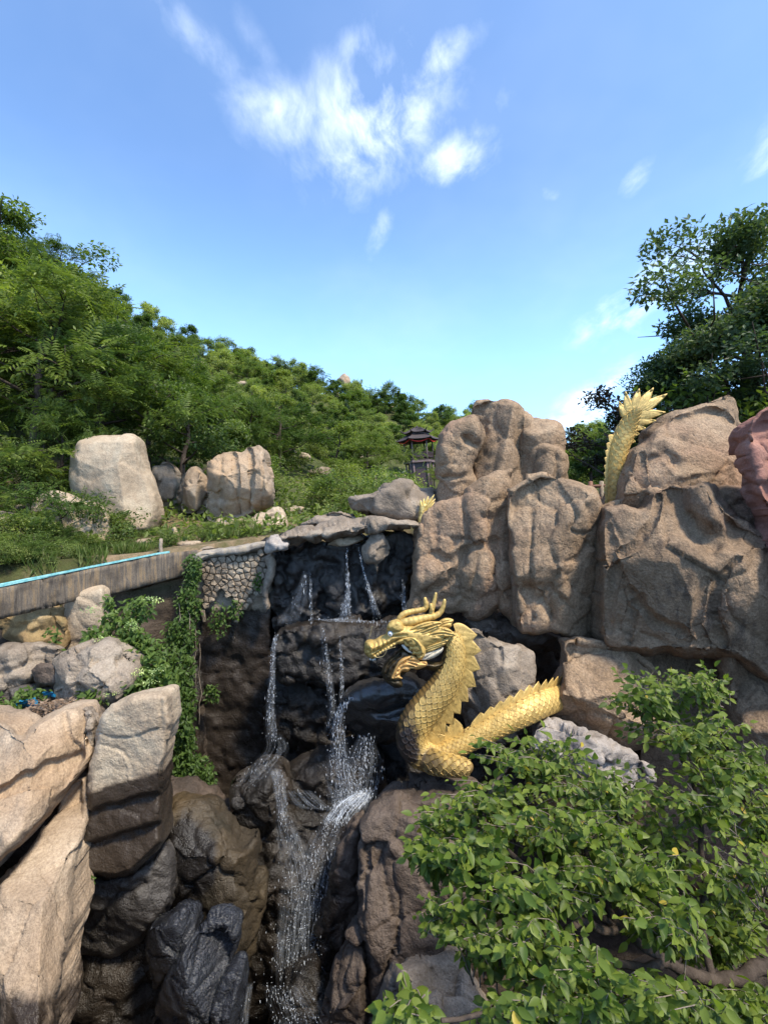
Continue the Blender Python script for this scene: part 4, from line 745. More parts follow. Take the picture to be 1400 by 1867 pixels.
def frames(path, n):
    """path rows px, py, depth, radius px -> centres, radius m, T, N (dorsal), B (towards camera)"""
    q = spline(np.array([(*pix(a, b, c), r * c / F) for a, b, c, r in path]), n)
    C_, r_ = q[:, :3], q[:, 3]; T = np.gradient(C_, axis=0); T /= np.linalg.norm(T, axis=1)[:, None]
    B = np.tile([0, -1.0, 0], (n, 1)); B -= T * (B * T).sum(1)[:, None]; B /= np.linalg.norm(B, axis=1)[:, None]; N = np.cross(B, T)
    return C_, r_, T, N, B
def body_mesh(path, n, k=44, flip=1, round_end=False):
    C_, r_, T, N, B = frames(path, n); N = N * flip; L = np.concatenate([[0], np.cumsum(np.linalg.norm(np.diff(C_, axis=0), axis=1))])
    th = np.linspace(0, 2 * np.pi, k, endpoint=False); bel = np.clip((-np.cos(th) - .72) / .12, 0, 1)
    saw = (L[:, None] / .06) % 1.0; R_ = r_[:, None] * (1 - .05 * bel[None] + .06 * bel[None] * saw)
    V_ = C_[:, None] + R_[..., None] * (np.cos(th)[None, :, None] * N[:, None] + np.sin(th)[None, :, None] * B[:, None])
    V_ = V_.reshape(-1, 3); i, j = np.meshgrid(np.arange(n - 1), np.arange(k), indexing='ij'); i, j = i.ravel(), j.ravel(); j2 = (j + 1) % k
    fs = np.stack([i * k + j, (i + 1) * k + j, (i + 1) * k + j2, i * k + j2], 1); ends = [C_[0] - T[0] * r_[0] * .3, C_[-1] + T[-1] * r_[-1] * .3]
    V_ = np.concatenate([V_, ends]); a = np.arange(k); b = (a + 1) % k
    caps = np.concatenate([np.stack([a, b, np.full(k, n * k)], 1), np.stack([(n - 1) * k + b, (n - 1) * k + a, np.full(k, n * k + 1)], 1)])
    return V_, [fs, caps], (C_, r_, T, N, B, L)
def put(name, me, parent, M3, p, off):
    o = obj(name, me, None, parent); X = Matrix(M3.tolist()).to_4x4(); X.translation = Vector(p - off); o.matrix_basis = X; return o
def scales_on(parent, off, fr, width=.12, row=.064, tmax=2.45, tmin=.30, limit=300, s0=0.0, s1=1e9, mat=None, rs=5, rref=.19):
    C_, r_, T, N, B, L = fr; rg = np.random.RandomState(rs); pos = []
    s = max(.03, s0); odd = 0
    while s < min(L[-1] - .02, s1):
        k = np.interp(s, L, np.arange(len(L))); i = int(k); r0 = r_[i]; stp = width / r0; odd ^= 1
        w_ = width * np.clip(r0 / rref, .55, 1.15); stp = w_ * 1.0 / r0
        for side in (1, -1):
            t = tmin + (stp / 2 if odd else 0)
            while t < tmax: pos.append((i, side * t, w_)); t += stp
        s += row * np.clip(r0 / rref, .55, 1.15)
    out, rest = [], []
    for (i, t, w_) in pos:
        nrm = math.cos(t) * N[i] + math.sin(t) * B[i]; p = C_[i] + nrm * r_[i] * 1.0
        Y = T[i] + nrm * .05; Y /= np.linalg.norm(Y); X = np.cross(Y, nrm); X /= np.linalg.norm(X); Z = np.cross(X, Y); w_ = w_ * rg.uniform(.95, 1.07)
        M3 = np.stack([X * w_ * .93, Y * w_ * .93, Z * w_ * .62], 1); out.append((np.dot(nrm, -(p - np.array([0, 0, EZ])) / np.linalg.norm(p)), M3, p))
    out.sort(key=lambda q: -q[0])
    for (f, M3, p) in out[:limit]: put('scale', SCALE, parent, M3, p, off)
    if out[limit:]:
        mb = MB()
        for (f, M3, p) in out[limit:]: mb.add(SV @ M3.T + p, SF)
        o = build('scale_coat', *mb.get(), M['gold'], parent, smooth=False); o['kind'] = 'stuff'
def fins_on(parent, off, fr, step=.135, h=.15, w=.17, s0=.0, s1=1e9, hf=None, lean=0.0):
    C_, r_, T, N, B, L = fr; s = s0
    while s < min(L[-1], s1):
        i = int(np.interp(s, L, np.arange(len(L)))); hh = h * (hf(s / L[-1]) if hf else 1); nn = N[i] * math.cos(lean) + B[i] * math.sin(lean)
        M3 = np.stack([T[i] * w, -np.cross(T[i], nn) * w * .7, nn * hh], 1); put('dorsal_fin', FIN, parent, M3, C_[i] + nn * r_[i] * .95, off); s += step
DR = empty('golden_dragon', tuple(pix(*z1(600, 1120), DD)))
tag(DR, 'golden dragon statue with open mouth and antlers, coiled beside the waterfall', 'statue'); offD = np.array(DR.location)
zp = lambda L_: [(*z1(a, b), d, r / 3.0435) for a, b, d, r in L_]
pathA = zp([(672, 352, DD + .02, 46), (690, 410, DD, 54), (692, 470, DD, 62), (672, 560, DD, 72), (622, 650, DD, 80), (555, 735, DD, 86), (492, 815, DD, 88), (458, 890, DD, 88), (462, 960, DD, 86), (510, 1018, DD, 80), (590, 1028, DD + .03, 70), (680, 992, DD + .06, 60), (780, 940, DD + .1, 58), (880, 888, DD + .15, 62), (980, 835, DD + .2, 67), (1080, 782, DD + .30, 72), (1170, 736, DD + .50, 72), (1260, 700, DD + .9, 70), (1330, 680, DD + 1.4, 66)])
V_, FS, frA = body_mesh(pathA, 300); LEN_A = frA[5][-1] * .97; build('body', V_, FS, M['gold_crevice_shade'], DR)
pathL = zp([(520, 1035, DD - .05, 66), (600, 1068, DD - .16, 60), (680, 1082, DD - .22, 54), (740, 1092, DD - .24, 48), (776, 1100, DD - .25, 38), (788, 1106, DD - .25, 20)])
V_, FS, frL = body_mesh(pathL, 70, 28); build('leg_stump', V_, FS, M['gold_crevice_shade'], DR)
scales_on(DR, offD, frA, width=.092, row=.05, limit=268, rs=5, s1=LEN_A)
# the leg's scales ride on the leg stump
C_, r_, T_, N_, B_, L_ = frL
leg = [o for o in DR.children if o.name.startswith('leg_stump')][0]
scales_on(leg, offD, frL, width=.10, row=.055, rref=.15, limit=40, tmax=2.9, tmin=.1, s0=.12)
LA = frA[5][-1]
fins_on(DR, offD, frA, .15, .25, .24, .02, LA * .475)
fins_on(DR, offD, frA, .150, .17, .21, LA * .545, LA * .86, lambda t: .8 + .5 * (t - .5))
# ---- head, modelled in layers either side of the middle plane
def hp(name, pts, d, thick, r, mat='gold', parent=None, sp=1.3, grooves=(), back=None, z=z3, lump=(0, 1), **kw):
    ol = [z(*p) for p in pts]; gr = [([z(*p) for p in g_[0]], *g_[1:]) for g_ in grooves]
    V_, FS, _ = inflate(ol, d, thick=thick, r=r, sp=sp, back=back, grooves=gr, lump=lump, seed=kw.pop('seed', 3), **kw)
    return build(name, V_, FS, M[mat], parent)
hd = hp('head', [(138, 650), (146, 600), (168, 574), (205, 566), (245, 568), (300, 538), (366, 508), (378, 470), (410, 425), (470, 395), (560, 385), (680, 395), (820, 420), (940, 450), (1010, 510), (1000, 590), (900, 660), (800, 700), (770, 748), (705, 765), (660, 705), (612, 650), (545, 606), (480, 616), (425, 648), (375, 678), (320, 702), (272, 735), (240, 768), (195, 758), (152, 715)], DD, .22, 22, 'gold', DR, lump=(.01, .06),
        grooves=[([(222, 568), (240, 620), (232, 690)], .03, 1.6), ([(262, 560), (285, 610), (280, 670)], .025, 1.5), ([(305, 540), (330, 590), (330, 640)], .02, 1.5), ([(345, 522), (372, 560), (380, 610)], .02, 1.5), ([(150, 690), (168, 680), (186, 690)], .05, 2.2), ([(150, 730), (260, 690), (370, 630), (480, 570), (560, 560)], .03, 1.6), ([(430, 530), (500, 520), (590, 515)], .03, 2)])
for sgn, nm in ((-1, 'near'), (1, 'far')):
    D_ = DD + sgn * .13
    br = hp('brow', [(383, 445), (392, 400), (430, 360), (490, 346), (535, 372), (562, 420), (570, 455), (540, 496), (480, 505), (430, 482)], D_, .10, 10, 'gold', DR, lump=(.008, .04))
    V_, FS = tube([pix(*z3(418, 498), D_ + sgn * t) for t in (-.03, 0.02, .06, .075)], [.012, .036, .032, .010], 14); build('eye', V_, FS, M['eyewhite'], DR)
    V_, FS = tube([pix(*z3(414, 500), D_ + sgn * t) for t in (.06, .078, .083)], [.010, .009, .004], 8); build('pupil', V_, FS, plain('dark_pupil', (.02, .02, .02), .2) if sgn < 0 else bpy.data.materials['dark_pupil'], [o for o in DR.children if o.name.startswith('eye')][-1])
    ck = hp('cheek', [(470, 590), (520, 548), (600, 520), (690, 520), (752, 556), (792, 630), (796, 705), (760, 768), (712, 770), (690, 725), (650, 720), (652, 680), (612, 678), (618, 640), (570, 628), (560, 600), (515, 612)], D_, .10, 12, 'gold', DR,
            grooves=[([(560, 570), (600, 600), (640, 590)], .03, 1.8), ([(600, 610), (650, 640), (690, 630)], .03, 1.8), ([(640, 660), (690, 690), (730, 680)], .03, 1.8), ([(680, 720), (720, 735), (760, 715)], .03, 1.8), ([(560, 560), (660, 550), (730, 620), (760, 720)], -.02, 2)])
    D2 = DD + sgn * .17
    hp('mane_lock', [(590, 500), (612, 455), (690, 410), (800, 372), (900, 366), (965, 380), (930, 440), (850, 480), (770, 520), (690, 515)], D2, .06, 8, 'gold', DR, grooves=[([(610, 490), (700, 450), (800, 432), (940, 392)], .045, 1.7), ([(640, 505), (720, 480), (800, 440)], .04, 1.7), ([(620, 470), (720, 425), (860, 382)], .03, 1.4), ([(720, 505), (810, 470), (910, 425)], .03, 1.4)])
    hp('mane_lock', [(730, 575), (760, 510), (840, 450), (940, 425), (1030, 440), (1085, 480), (1108, 520), (1020, 540), (920, 550), (850, 590), (780, 612)], D2 - sgn * .02, .07, 8, 'gold', DR, grooves=[([(770, 590), (850, 520), (960, 500), (1090, 515)], .03, 1.4), ([(760, 560), (840, 490), (960, 465), (1070, 490)], .03, 1.4), ([(770, 530), (850, 470), (960, 445)], .03, 1.4), ([(800, 600), (880, 550), (980, 525)], .03, 1.4)])
    hp('mane_lock', [(780, 690), (785, 620), (860, 585), (960, 565), (1055, 530), (1030, 580), (985, 625), (900, 665), (840, 690)], D2 - sgn * .03, .06, 8, 'gold', DR, grooves=[([(790, 640), (880, 610), (1030, 555)], .028, 1.4), ([(790, 660), (880, 635), (1000, 590)], .028, 1.4), ([(795, 680), (880, 655), (960, 625)], .025, 1.3)])
    hp('ear', [(735, 772), (770, 715), (830, 688), (910, 668), (978, 640), (972, 680), (930, 725), (870, 760), (800, 780)], D2 - sgn * .05, .05, 7, 'worn', DR, grooves=[([(760, 765), (860, 720), (960, 660)], .02, 1.6)])
    hp('fang', [(534, 620), (548, 612), (572, 618), (602, 652), (650, 700), (636, 706), (600, 690), (562, 660)], DD + sgn * .12, .03, 5, 'ivory', DR)
    # antlers
    so_ = -.10 if sgn < 0 else .12
    H1 = [(520, 400, 34), (560, 380, 42), (640, 366, 48), (740, 342, 42), (830, 322, 36), (900, 305, 33), (950, 270, 28), (978, 210, 23), (990, 160, 19), (994, 130, 13)] if sgn < 0 else [(508, 380, 36), (525, 330, 36), (570, 285, 34), (650, 262, 30), (730, 248, 29), (785, 232, 30), (800, 190, 27), (790, 150, 22), (784, 112, 14)]
    q = spline(np.array([(*pix(*z3(a, b), DD + so_), r / 5.833 * DD / F) for a, b, r in H1]), 40); V_, FS = tube(q[:, :3], q[:, 3] * (1 + .06 * np.sin(np.arange(40) * 1.9)), 16)
    an = build('antler', V_, FS, M['gold'], DR)
    if sgn < 0:
        q = spline(np.array([(*pix(*z3(a, b), DD + so_ + .01), r / 5.833 * DD / F) for a, b, r in [(855, 315, 26), (856, 262, 26), (868, 205, 26), (884, 150, 21), (896, 95, 17), (902, 62, 11)]]), 26); V_, FS = tube(q[:, :3], q[:, 3], 14); build('tine', V_, FS, M['gold'], an)
        q = spline(np.array([(*pix(*z3(a, b), DD + so_ - .02), r / 5.833 * DD / F) for a, b, r in [(860, 250, 20), (850, 205, 20), (846, 178, 13)]]), 10); V_, FS = tube(q[:, :3], q[:, 3], 10); build('tine', V_, FS, M['gold'], an)
hp('crest', [(880, 440), (910, 390), (965, 345), (1025, 330), (1088, 350), (1070, 392), (1062, 425), (1000, 445)], DD, .05, 7, 'gold', DR, grooves=[([(910, 420), (980, 375), (1070, 352)], .02, 1.3), ([(930, 430), (1000, 395), (1066, 380)], .02, 1.3)])
lj = hp('lower_jaw', [(326, 930), (332, 870), (380, 790), (450, 720), (530, 655), (600, 660), (660, 712), (760, 770), (900, 800), (960, 780), (1000, 700), (1060, 640), (1080, 720), (1000, 830), (900, 890), (760, 880), (620, 900), (540, 960), (545, 1050), (500, 1072), (440, 1058), (370, 1010)], DD + .02, .15, 14, 'gold_black', DR, lump=(.012, .06), grooves=[([(370, 930), (410, 830), (520, 720)], .05, 2), ([(350, 950), (380, 1000), (450, 1030)], .04, 2)])
for D_ in (DD - .12, DD + .14):
    hp('beard', [(425, 978), (442, 920), (470, 850), (505, 790), (560, 750), (640, 726), (690, 742), (735, 790), (800, 792), (806, 835), (760, 862), (700, 880), (640, 870), (600, 905), (540, 900), (520, 945), (548, 975), (490, 985)], D_, .06, 8, 'gold_amber', DR,
       grooves=[([(450, 960), (500, 860), (560, 800), (640, 750)], .03, 1.5), ([(500, 900), (560, 850), (660, 850)], .03, 1.5), ([(520, 860), (580, 800), (690, 830)], .03, 1.5), ([(600, 780), (680, 790), (780, 815)], .03, 1.5), ([(480, 950), (520, 930)], .025, 1.5)])
hp('chin', [(400, 1000), (440, 985), (520, 985), (545, 1020), (540, 1062), (480, 1070), (420, 1040)], DD - .03, .12, 9, 'gold_black', DR, lump=(.01, .04))
# ruffled lip
q = spline(np.array([pix(*z3(a, b), DD - .16 + abs(a - 400) * .00012) for a, b in [(240, 745), (290, 712), (340, 678), (400, 645), (450, 610), (500, 586)]]), 90); V_, FS = tube(q, .014 + .008 * np.abs(np.sin(np.arange(90) * .32)), 10); build('lip', V_, FS, M['gold'], DR)
for (a, b) in [(232, 768), (250, 760), (205, 762)]:
    V_, FS = tube([pix(*z3(a, b), DD - .05), pix(*z3(a + 2, b + 14), DD - .05), pix(*z3(a + 4, b + 24), DD - .05)], [.014, .01, .002], 8); build('tooth', V_, FS, M['ivory'], DR)
for w_ in ([(190, 560), (196, 530), (208, 490), (216, 450), (226, 418)], [(252, 740), (280, 750), (330, 742), (360, 715), (384, 660)], [(270, 725), (330, 690), (400, 660), (470, 640)]):
    q = spline(np.array([pix(*z3(a, b), DD - .2) for a, b in w_]), 24); V_, FS = tube(q, .0035, 5); build('whisker', V_, FS, M['wire'], DR)
# ---- tail fan rising behind the sloping boulder
DT = 7.85
TL = empty('dragon_tail', tuple(pix(1113, 935, DT))); offT = np.array(TL.location)
tag(TL, 'golden scaly tail with a spiky fan, rising behind the sloping boulder', 'statue')
M['gold_t'] = gold_mat('tail_gold_paint', (.60, .41, .13), .45, [(pix(*z4(470, 1500), DT), (.2, .6, .45), .35)])
SCALE_T = mesh('scale', SV, SF, False); SCALE_T.materials.append(M['gold_t']); FIN_T = fin_mesh(); FIN_T.materials.append(M['gold_t'])
pathT = [(*z4(a, b), d, r / 7.0) for a, b, d, r in [(480, 1800, DT, 82), (482, 1600, DT, 84), (488, 1400, DT, 88), (505, 1200, DT, 96), (535, 1020, DT, 105), (575, 880, DT, 112), (622, 760, DT, 112), (668, 660, DT - .02, 100), (712, 580, DT - .05, 82), (752, 515, DT - .08, 62), (784, 470, DT - .1, 44), (802, 448, DT - .1, 20)]]
V_, FS, frT = body_mesh(pathT, 150, 36, 1); build('tail_body', V_, FS, M['gold_crevice_shade'], TL)
_s, SCALE = SCALE, SCALE_T
scales_on(TL, offT, frT, width=.085, row=.047, limit=230, tmax=2.8, tmin=.22, rs=9, rref=.11)
SCALE = _s
_f, FIN = FIN, FIN_T
fins_on(TL, offT, frT, .115, .10, .15, .05, frT[5][-1] * .70, lambda t: .55 + 1.0 * t)
FIN = _f
for (base, tip, w_) in [((640, 560), (540, 358), 55), ((680, 520), (628, 225), 62), ((740, 470), (806, 188), 66), ((800, 450), (992, 178), 66), ((810, 480), (1172, 258), 66), ((800, 540), (1152, 498), 66), ((760, 620), (1030, 608), 56), ((720, 690), (895, 704), 50), ((690, 770), (815, 778), 46), ((660, 850), (760, 880), 44)]:
    b, t = np.array(base, float), np.array(tip, float); v = (t - b); n_ = np.array([-v[1], v[0]]) / np.linalg.norm(v); b = b - v * .12
    ol = [b + n_ * w_ * .6, b + v * .35 + n_ * w_, b + v * .7 + n_ * w_ * .72, b + v * .95 + n_ * w_ * .3, b + v * 1.08 + n_ * w_ * .1, b + v * 1.08 - n_ * w_ * .1, b + v * .95 - n_ * w_ * .3, b + v * .7 - n_ * w_ * .72, b + v * .35 - n_ * w_, b - n_ * w_ * .6]
    gr = [([tuple(b + v * .05 + n_ * w_ * k * .8), tuple(b + v * .5 + n_ * w_ * k * .8), tuple(b + v * .95 + n_ * w_ * k * .2)], .02, 1.3) for k in (-.75, -.3, .15, .6)]
    hp('fan_spike', ol, DT + .03, .05, 6, 'gold_t', TL, sp=1.8, z=z4, grooves=gr)
# ---- small gilded plume between cap slab and cliff
DP = 8.35
PLm = empty('golden_plume', tuple(pix(772, 985, DP))); tag(PLm, 'small golden crest of feathery spikes peeping between the cliff and the cap slab', 'statue')
M['gold_p'] = gold_mat('faded_gold_paint', (.66, .50, .18), .5, None, .5, .4)
def z2(x, y): return 700 + x / 9.336, 760 + y / 9.336
hp('plume_body', [(590, 1900), (580, 1750), (590, 1620), (615, 1520), (660, 1470), (720, 1480), (740, 1600), (720, 1900)], DP, .10, 7, 'gold_p', PLm, sp=1.6, z=z2, lump=(.02, .06))
for (base, tip, w_) in [((640, 1560), (618, 1410), 28), ((660, 1540), (678, 1385), 26), ((690, 1540), (755, 1345), 30), ((710, 1550), (858, 1318), 32), ((720, 1580), (875, 1390), 30), ((720, 1620), (860, 1450), 28)]:
    b, t = np.array(base, float), np.array(tip, float); v = (t - b); n_ = np.array([-v[1], v[0]]) / np.linalg.norm(v)
    hp('plume_spike', [b + n_ * w_ * .7, b + v * .4 + n_ * w_, b + v * .8 + n_ * w_ * .5, t, b + v * .8 - n_ * w_ * .5, b + v * .4 - n_ * w_, b - n_ * w_ * .7], DP - .02, .05, 4, 'gold_p', PLm, sp=1.5, z=z2)
# ================================================================== pavilion and footbridge rail
M['lacquer'] = plain('dark_brown_lacquer', (.055, .035, .034), .5, 0, .3, 8, .15)
M['lacquer_grey'] = plain('greyed_mauve_timber', (.16, .115, .115), .7, 0, .25, 8, .2)
M['rooftile'] = plain('charcoal_roof_tiles', (.05, .038, .038), .75, 0, .3, 10, .3)
M['red'] = plain('red_ribbon_cloth', (.62, .035, .03), .6, 0, .2, 10, .1)
M['rail'] = plain('red_brown_rail', (.20, .10, .065), .7, 0, .3, 10, .2)
PD = 54.0; pc = pix(767.5, 842, PD); PV = empty('pavilion', tuple(pc + (0, 0, -2.8)))
tag(PV, 'dark hexagonal wooden pavilion on stilts with a red ribbon under its eaves', 'pavilion'); PV.rotation_euler = (0, R(-4), 0)
def loc(a, r, z): return np.array([r * math.cos(a), r * math.sin(a), z + 2.8])
HA = [R(60 * k) for k in range(6)]
def part(name, mb, mat, parent=PV, smooth=False): 
    v, f = mb.get(); return obj(name, mesh(name, v, f, smooth), M[mat], parent)
def hexslab(mb, r0, z0, r1, z1_, lift0=0.0, n=6):
    """hexagonal frustum skin with lifted corners, sub-divided along each side"""
    k = 5; lo, hi = [], []
    for s in range(6):
        for t in range(k):
            f = t / k; c = abs(f - .5) * 2
            a, b = loc(HA[s], r0, z0), loc(HA[(s + 1) % 6], r0, z0); p = a + (b - a) * f; p[2] += lift0 * c ** 3; p[:2] *= 1 + .05 * c ** 3 * (lift0 > 0); lo.append(p)
            a, b = loc(HA[s], r1, z1_), loc(HA[(s + 1) % 6], r1, z1_); hi.append(a + (b - a) * f)
    m = len(lo); i = np.arange(m); j = (i + 1) % m
    mb.add(np.array(lo + hi), np.stack([i, j, m + j, m + i], 1)); return lo, hi
mb = MB(); mb_r = 1.63
lo, hi = hexslab(mb, 1.85, -.18, 1.85, .06); n = len(hi)
mb.add(np.array(hi + [loc(0, 0, .06)]), np.stack([np.arange(n), (np.arange(n) + 1) % n, np.full(n, n)], 1)); mb.add(np.array(lo + [loc(0, 0, -.18)]), np.stack([(np.arange(n) + 1) % n, np.arange(n), np.full(n, n)], 1))
part('floor', mb, 'lacquer_grey')
for k, a in enumerate(HA):
    mb = MB(); mb.tube([loc(a, mb_r, z) for z in (.0, 1.2, 2.75)], .085, 10); c = part('column', mb, 'lacquer_grey' if 3 <= k else 'lacquer', smooth=True)
    mb = MB(); mb.tube([loc(a, 1.55, z) for z in (-.1, -1.6, -3.4)], .10, 10); part('stilt', mb, 'lacquer_grey', smooth=True)
for k in range(6):
    if k == 1: continue
    a, b = HA[k], HA[(k + 1) % 6]; mb = MB()
    pa, pb = loc(a, mb_r, 0), loc(b, mb_r, 0)
    for z, t in ((.95, .05), (.42, .045), (.16, .03)): mb.tube([pa + (0, 0, z), pb + (0, 0, z)], t, 6)
    for f in np.linspace(.08, .92, 9): p = pa + (pb - pa) * f; mb.tube([p + (0, 0, .42), p * np.array([1.05, 1.05, 1]) + (0, 0, .93)], .022, 5)
    mid = (pa + pb) / 2; dd_ = pb - pa; mb.box(mid + (0, 0, .7), (1.5, .03, .42), np.array(Matrix.Rotation(math.atan2(dd_[1], dd_[0]), 3, 'Z')))
    rl = part('railing', mb, 'lacquer')
    mb = MB(); d = (pb - pa); ang = math.atan2(d[1], d[0]); Mr = np.array(Matrix.Rotation(ang, 3, 'Z')); mid = (pa + pb) / 2; mid[:2] *= .88
    mb.box(mid + (0, 0, .44), (1.4, .32, .06), Mr); part('bench', mb, 'lacquer_grey', rl)
    mb = MB(); mb.tube([pa + (0, 0, 2.62), pb + (0, 0, 2.62)], .09, 6); mb.tube([pa + (0, 0, 2.35), pb + (0, 0, 2.35)], .05, 6); part('lintel', mb, 'lacquer')
mb = MB(); hexslab(mb, 2.45, 2.42, 1.15, 3.12, .10); hexslab(mb, 1.15, 3.0, 2.4, 2.36, 0); lr = part('lower_roof', mb, 'rooftile')
for s in range(6):
    mb = MB(); mb.tube([loc(HA[s], 2.6, 2.62), loc(HA[s], 2.35, 2.5), loc(HA[s], 1.7, 2.84), loc(HA[s], 1.1, 3.18)], [.03, .06, .06, .06], 6); part('hip_rib', mb, 'lacquer', lr)
mb = MB(); hexslab(mb, 1.32, 3.12, 1.28, 3.3, .0); part('drum', mb, 'lacquer')
mb = MB(); lo, hi = hexslab(mb, 1.62, 3.28, .5, 3.88, .16); n = len(hi); mb.add(np.array(hi + [loc(0, 0, 4.0)]), np.stack([np.arange(n), (np.arange(n) + 1) % n, np.full(n, n)], 1)); ur = part('upper_roof', mb, 'rooftile')
for s in range(6):
    mb = MB(); mb.tube([loc(HA[s], 1.95, 3.74), loc(HA[s], 1.72, 3.48), loc(HA[s], 1.3, 3.5), loc(HA[s], .5, 3.92)], [.03, .07, .06, .06], 6); part('hip_rib', mb, 'lacquer', ur)
    for t in np.linspace(.15, .85, 6):
        a, b = loc(HA[s], 1.6, 3.31), loc(HA[(s + 1) % 6], 1.6, 3.31); a2, b2 = loc(HA[s], .52, 3.89), loc(HA[(s + 1) % 6], .52, 3.89)
        mb = MB(); mb.tube([a + (b - a) * t, a2 + (b2 - a2) * t], .035, 5); part('tile_rib', mb, 'rooftile', ur)
mb = MB(); mb.tube([loc(0, 0, 3.9), loc(0, 0, 4.05), loc(0, 0, 4.2)], [.14, .16, .03], 8); part('finial', mb, 'lacquer')
for s in (2, 3, 4, 5):
    a, b = loc(HA[s], 2.2, 2.42), loc(HA[(s + 1) % 6], 2.2, 2.42); t = np.linspace(0, 1, 14)[:, None]; p = a + (b - a) * t; p[:, 2] -= .30 * np.sin(t[:, 0] * np.pi)
    mb = MB(); mb.tube(p, .05, 6); part('ribbon', mb, 'red', smooth=True)
mb = MB(); mb.box(loc(0, 0, -1.7), (2.5, 2.5, 3.2)); part('understorey', mb, 'lacquer')
# rustic timber rail between the peak and the tail
fr_ = empty('timber_railing', tuple(pix(1092, 925, 9.6))); tag(fr_, 'rustic brown timber railing seen between the cliff blocks and the golden tail', 'railing')
for (a, b, nm) in (((1066, 888), (1150, 880), 'top_rail'), ((1068, 909), (1150, 905), 'bottom_rail')):
    V_, FS = tube([pix(*a, 9.6), pix((a[0] + b[0]) / 2, (a[1] + b[1]) / 2 + 1, 9.62), pix(*b, 9.6)], .035, 8); build(nm, V_, FS, M['rail'], fr_)
for x in (1076, 1096, 1122): V_, FS = tube([pix(x, 878, 9.62), pix(x, 930, 9.62)], .045, 8); build('rail_post', V_, FS, M['wood'] if x == 1096 else M['rail'], fr_)
# small litter
M['orange'] = plain('orange_cloth', (.75, .10, .03), .6, 0, .2, 8, .2)
M['blue'] = plain('blue_plastic', (.02, .22, .42), .35, 0, .5, 9, .4)
def rag(name, label, px, py, d, s, mat, seed, sq=.6):
    rg = np.random.RandomState(seed); n = 14; uu, vv = np.meshgrid(np.linspace(-1, 1, n), np.linspace(-1, 1, n)); q = np.stack([uu.ravel(), vv.ravel(), np.zeros(n * n)], 1)
    zz_ = fbm(q * 1.7 + seed, 4, seed) * 1.1; c = pix(px, py, d); V_ = c + s * np.stack([uu.ravel() + .3 * fbm(q * 2, 2, seed + 1), -vv.ravel() * .5 + zz_ * .3, vv.ravel() * sq + zz_ * .5], 1)
    i, j = np.meshgrid(np.arange(n - 1), np.arange(n - 1), indexing='ij'); i, j = i.ravel(), j.ravel(); V2 = V_ + (0, .012, -.004)
    f = np.stack([i * n + j, i * n + j + 1, (i + 1) * n + j + 1, (i + 1) * n + j], 1)
    tag(build(name, np.concatenate([V_, V2]), np.concatenate([f, f[:, ::-1] + n * n]), M[mat]), label, 'litter')
rag('orange_cloth', 'bright orange cloth lying at the foot of the cracked boulder', 416, 968, 11.2, .075, 'orange', 4)
rag('plastic_bag', 'crumpled blue plastic bag caught by the leaves on the rubbish heap', 52, 1285, 5.75, .13, 'blue', 7)
rag('plastic_bag', 'small blue plastic scrap beside the pinkish boulder', 90, 1266, 5.85, .06, 'blue', 9)
rag('plastic_bag', 'tiny blue wrapper lying on top of the ochre rock', 303, 1514, 5.2, .035, 'blue', 12)
# ================================================================== vegetation
LEAF4 = (np.array([(0, 0, 0), (.45, .26, .06), (1, 0, -.05), (.45, -.26, .06)]), np.array([(0, 2, 1), (0, 3, 2)]))
def frond_t(n=6):
    v, f = [], []
    for k in range(n):
        x = .12 + .78 * k / n
        for s in (1, -1):
            L = .30 * (1 - .55 * abs(k / n - .35)); b = len(v); w = .055
            v += [(x, 0, -.10 * x * x), (x + .05 + w, s * L * .5, .03 - .10 * x * x), (x + .12, s * L, -.04 - .12 * x * x), (x + .05 - w * .6, s * L * .5, .03 - .1 * x * x)]
            f += [(b, b + 1, b + 2), (b, b + 2, b + 3)]
    b = len(v); v += [(.86, 0, -.09), (.95, .05, -.1), (1.1, 0, -.14), (.95, -.05, -.1)]; f += [(b, b + 1, b + 2), (b, b + 2, b + 3)]
    return np.array(v, float), np.array(f)
FROND = frond_t()
def leaf_big():
    xs = np.array([0, .16, .38, .62, .84, 1.0]); ws = np.array([0, .17, .25, .20, .09, 0]); v = [(0, 0, 0)]; f = []
    mid = [(x, 0, -.16 * x * x) for x in xs]; lf = [(x + .02, w, .30 * w - .16 * x * x) for x, w in zip(xs[1:-1], ws[1:-1])]; rt = [(x + .02, -w, .30 * w - .16 * x * x) for x, w in zip(xs[1:-1], ws[1:-1])]
    v = mid + lf + rt; L0, R0 = 6, 10
    f = [(0, 1, L0), (0, R0, 1)]
    for k in range(3): f += [(k + 1, k + 2, L0 + k), (L0 + k, k + 2, L0 + k + 1), (k + 2, k + 1, R0 + k), (k + 2, R0 + k, R0 + k + 1)]
    f += [(4, 5, L0 + 3), (5, 4, R0 + 3)]
    return np.array(v, float), np.array(f)
LEAFB = leaf_big()
def leaves(P_, X, U, size, tpl):
    X = X / (np.linalg.norm(X, axis=1)[:, None] + 1e-9); Z = U - X * (U * X).sum(1)[:, None]; Z /= np.linalg.norm(Z, axis=1)[:, None] + 1e-9; Y = np.cross(Z, X)
    tv, tf = tpl; s = np.asarray(size).reshape(-1, 1, 1)
    V_ = P_[:, None] + s * (tv[None, :, 0:1] * X[:, None] + tv[None, :, 1:2] * Y[:, None] + tv[None, :, 2:3] * Z[:, None])
    return V_.reshape(-1, 3), (tf[None] + (np.arange(len(P_)) * len(tv))[:, None, None]).reshape(-1, 3)
def unit(rg, n): v = rg.normal(0, 1, (n, 3)); return v / np.linalg.norm(v, axis=1)[:, None]
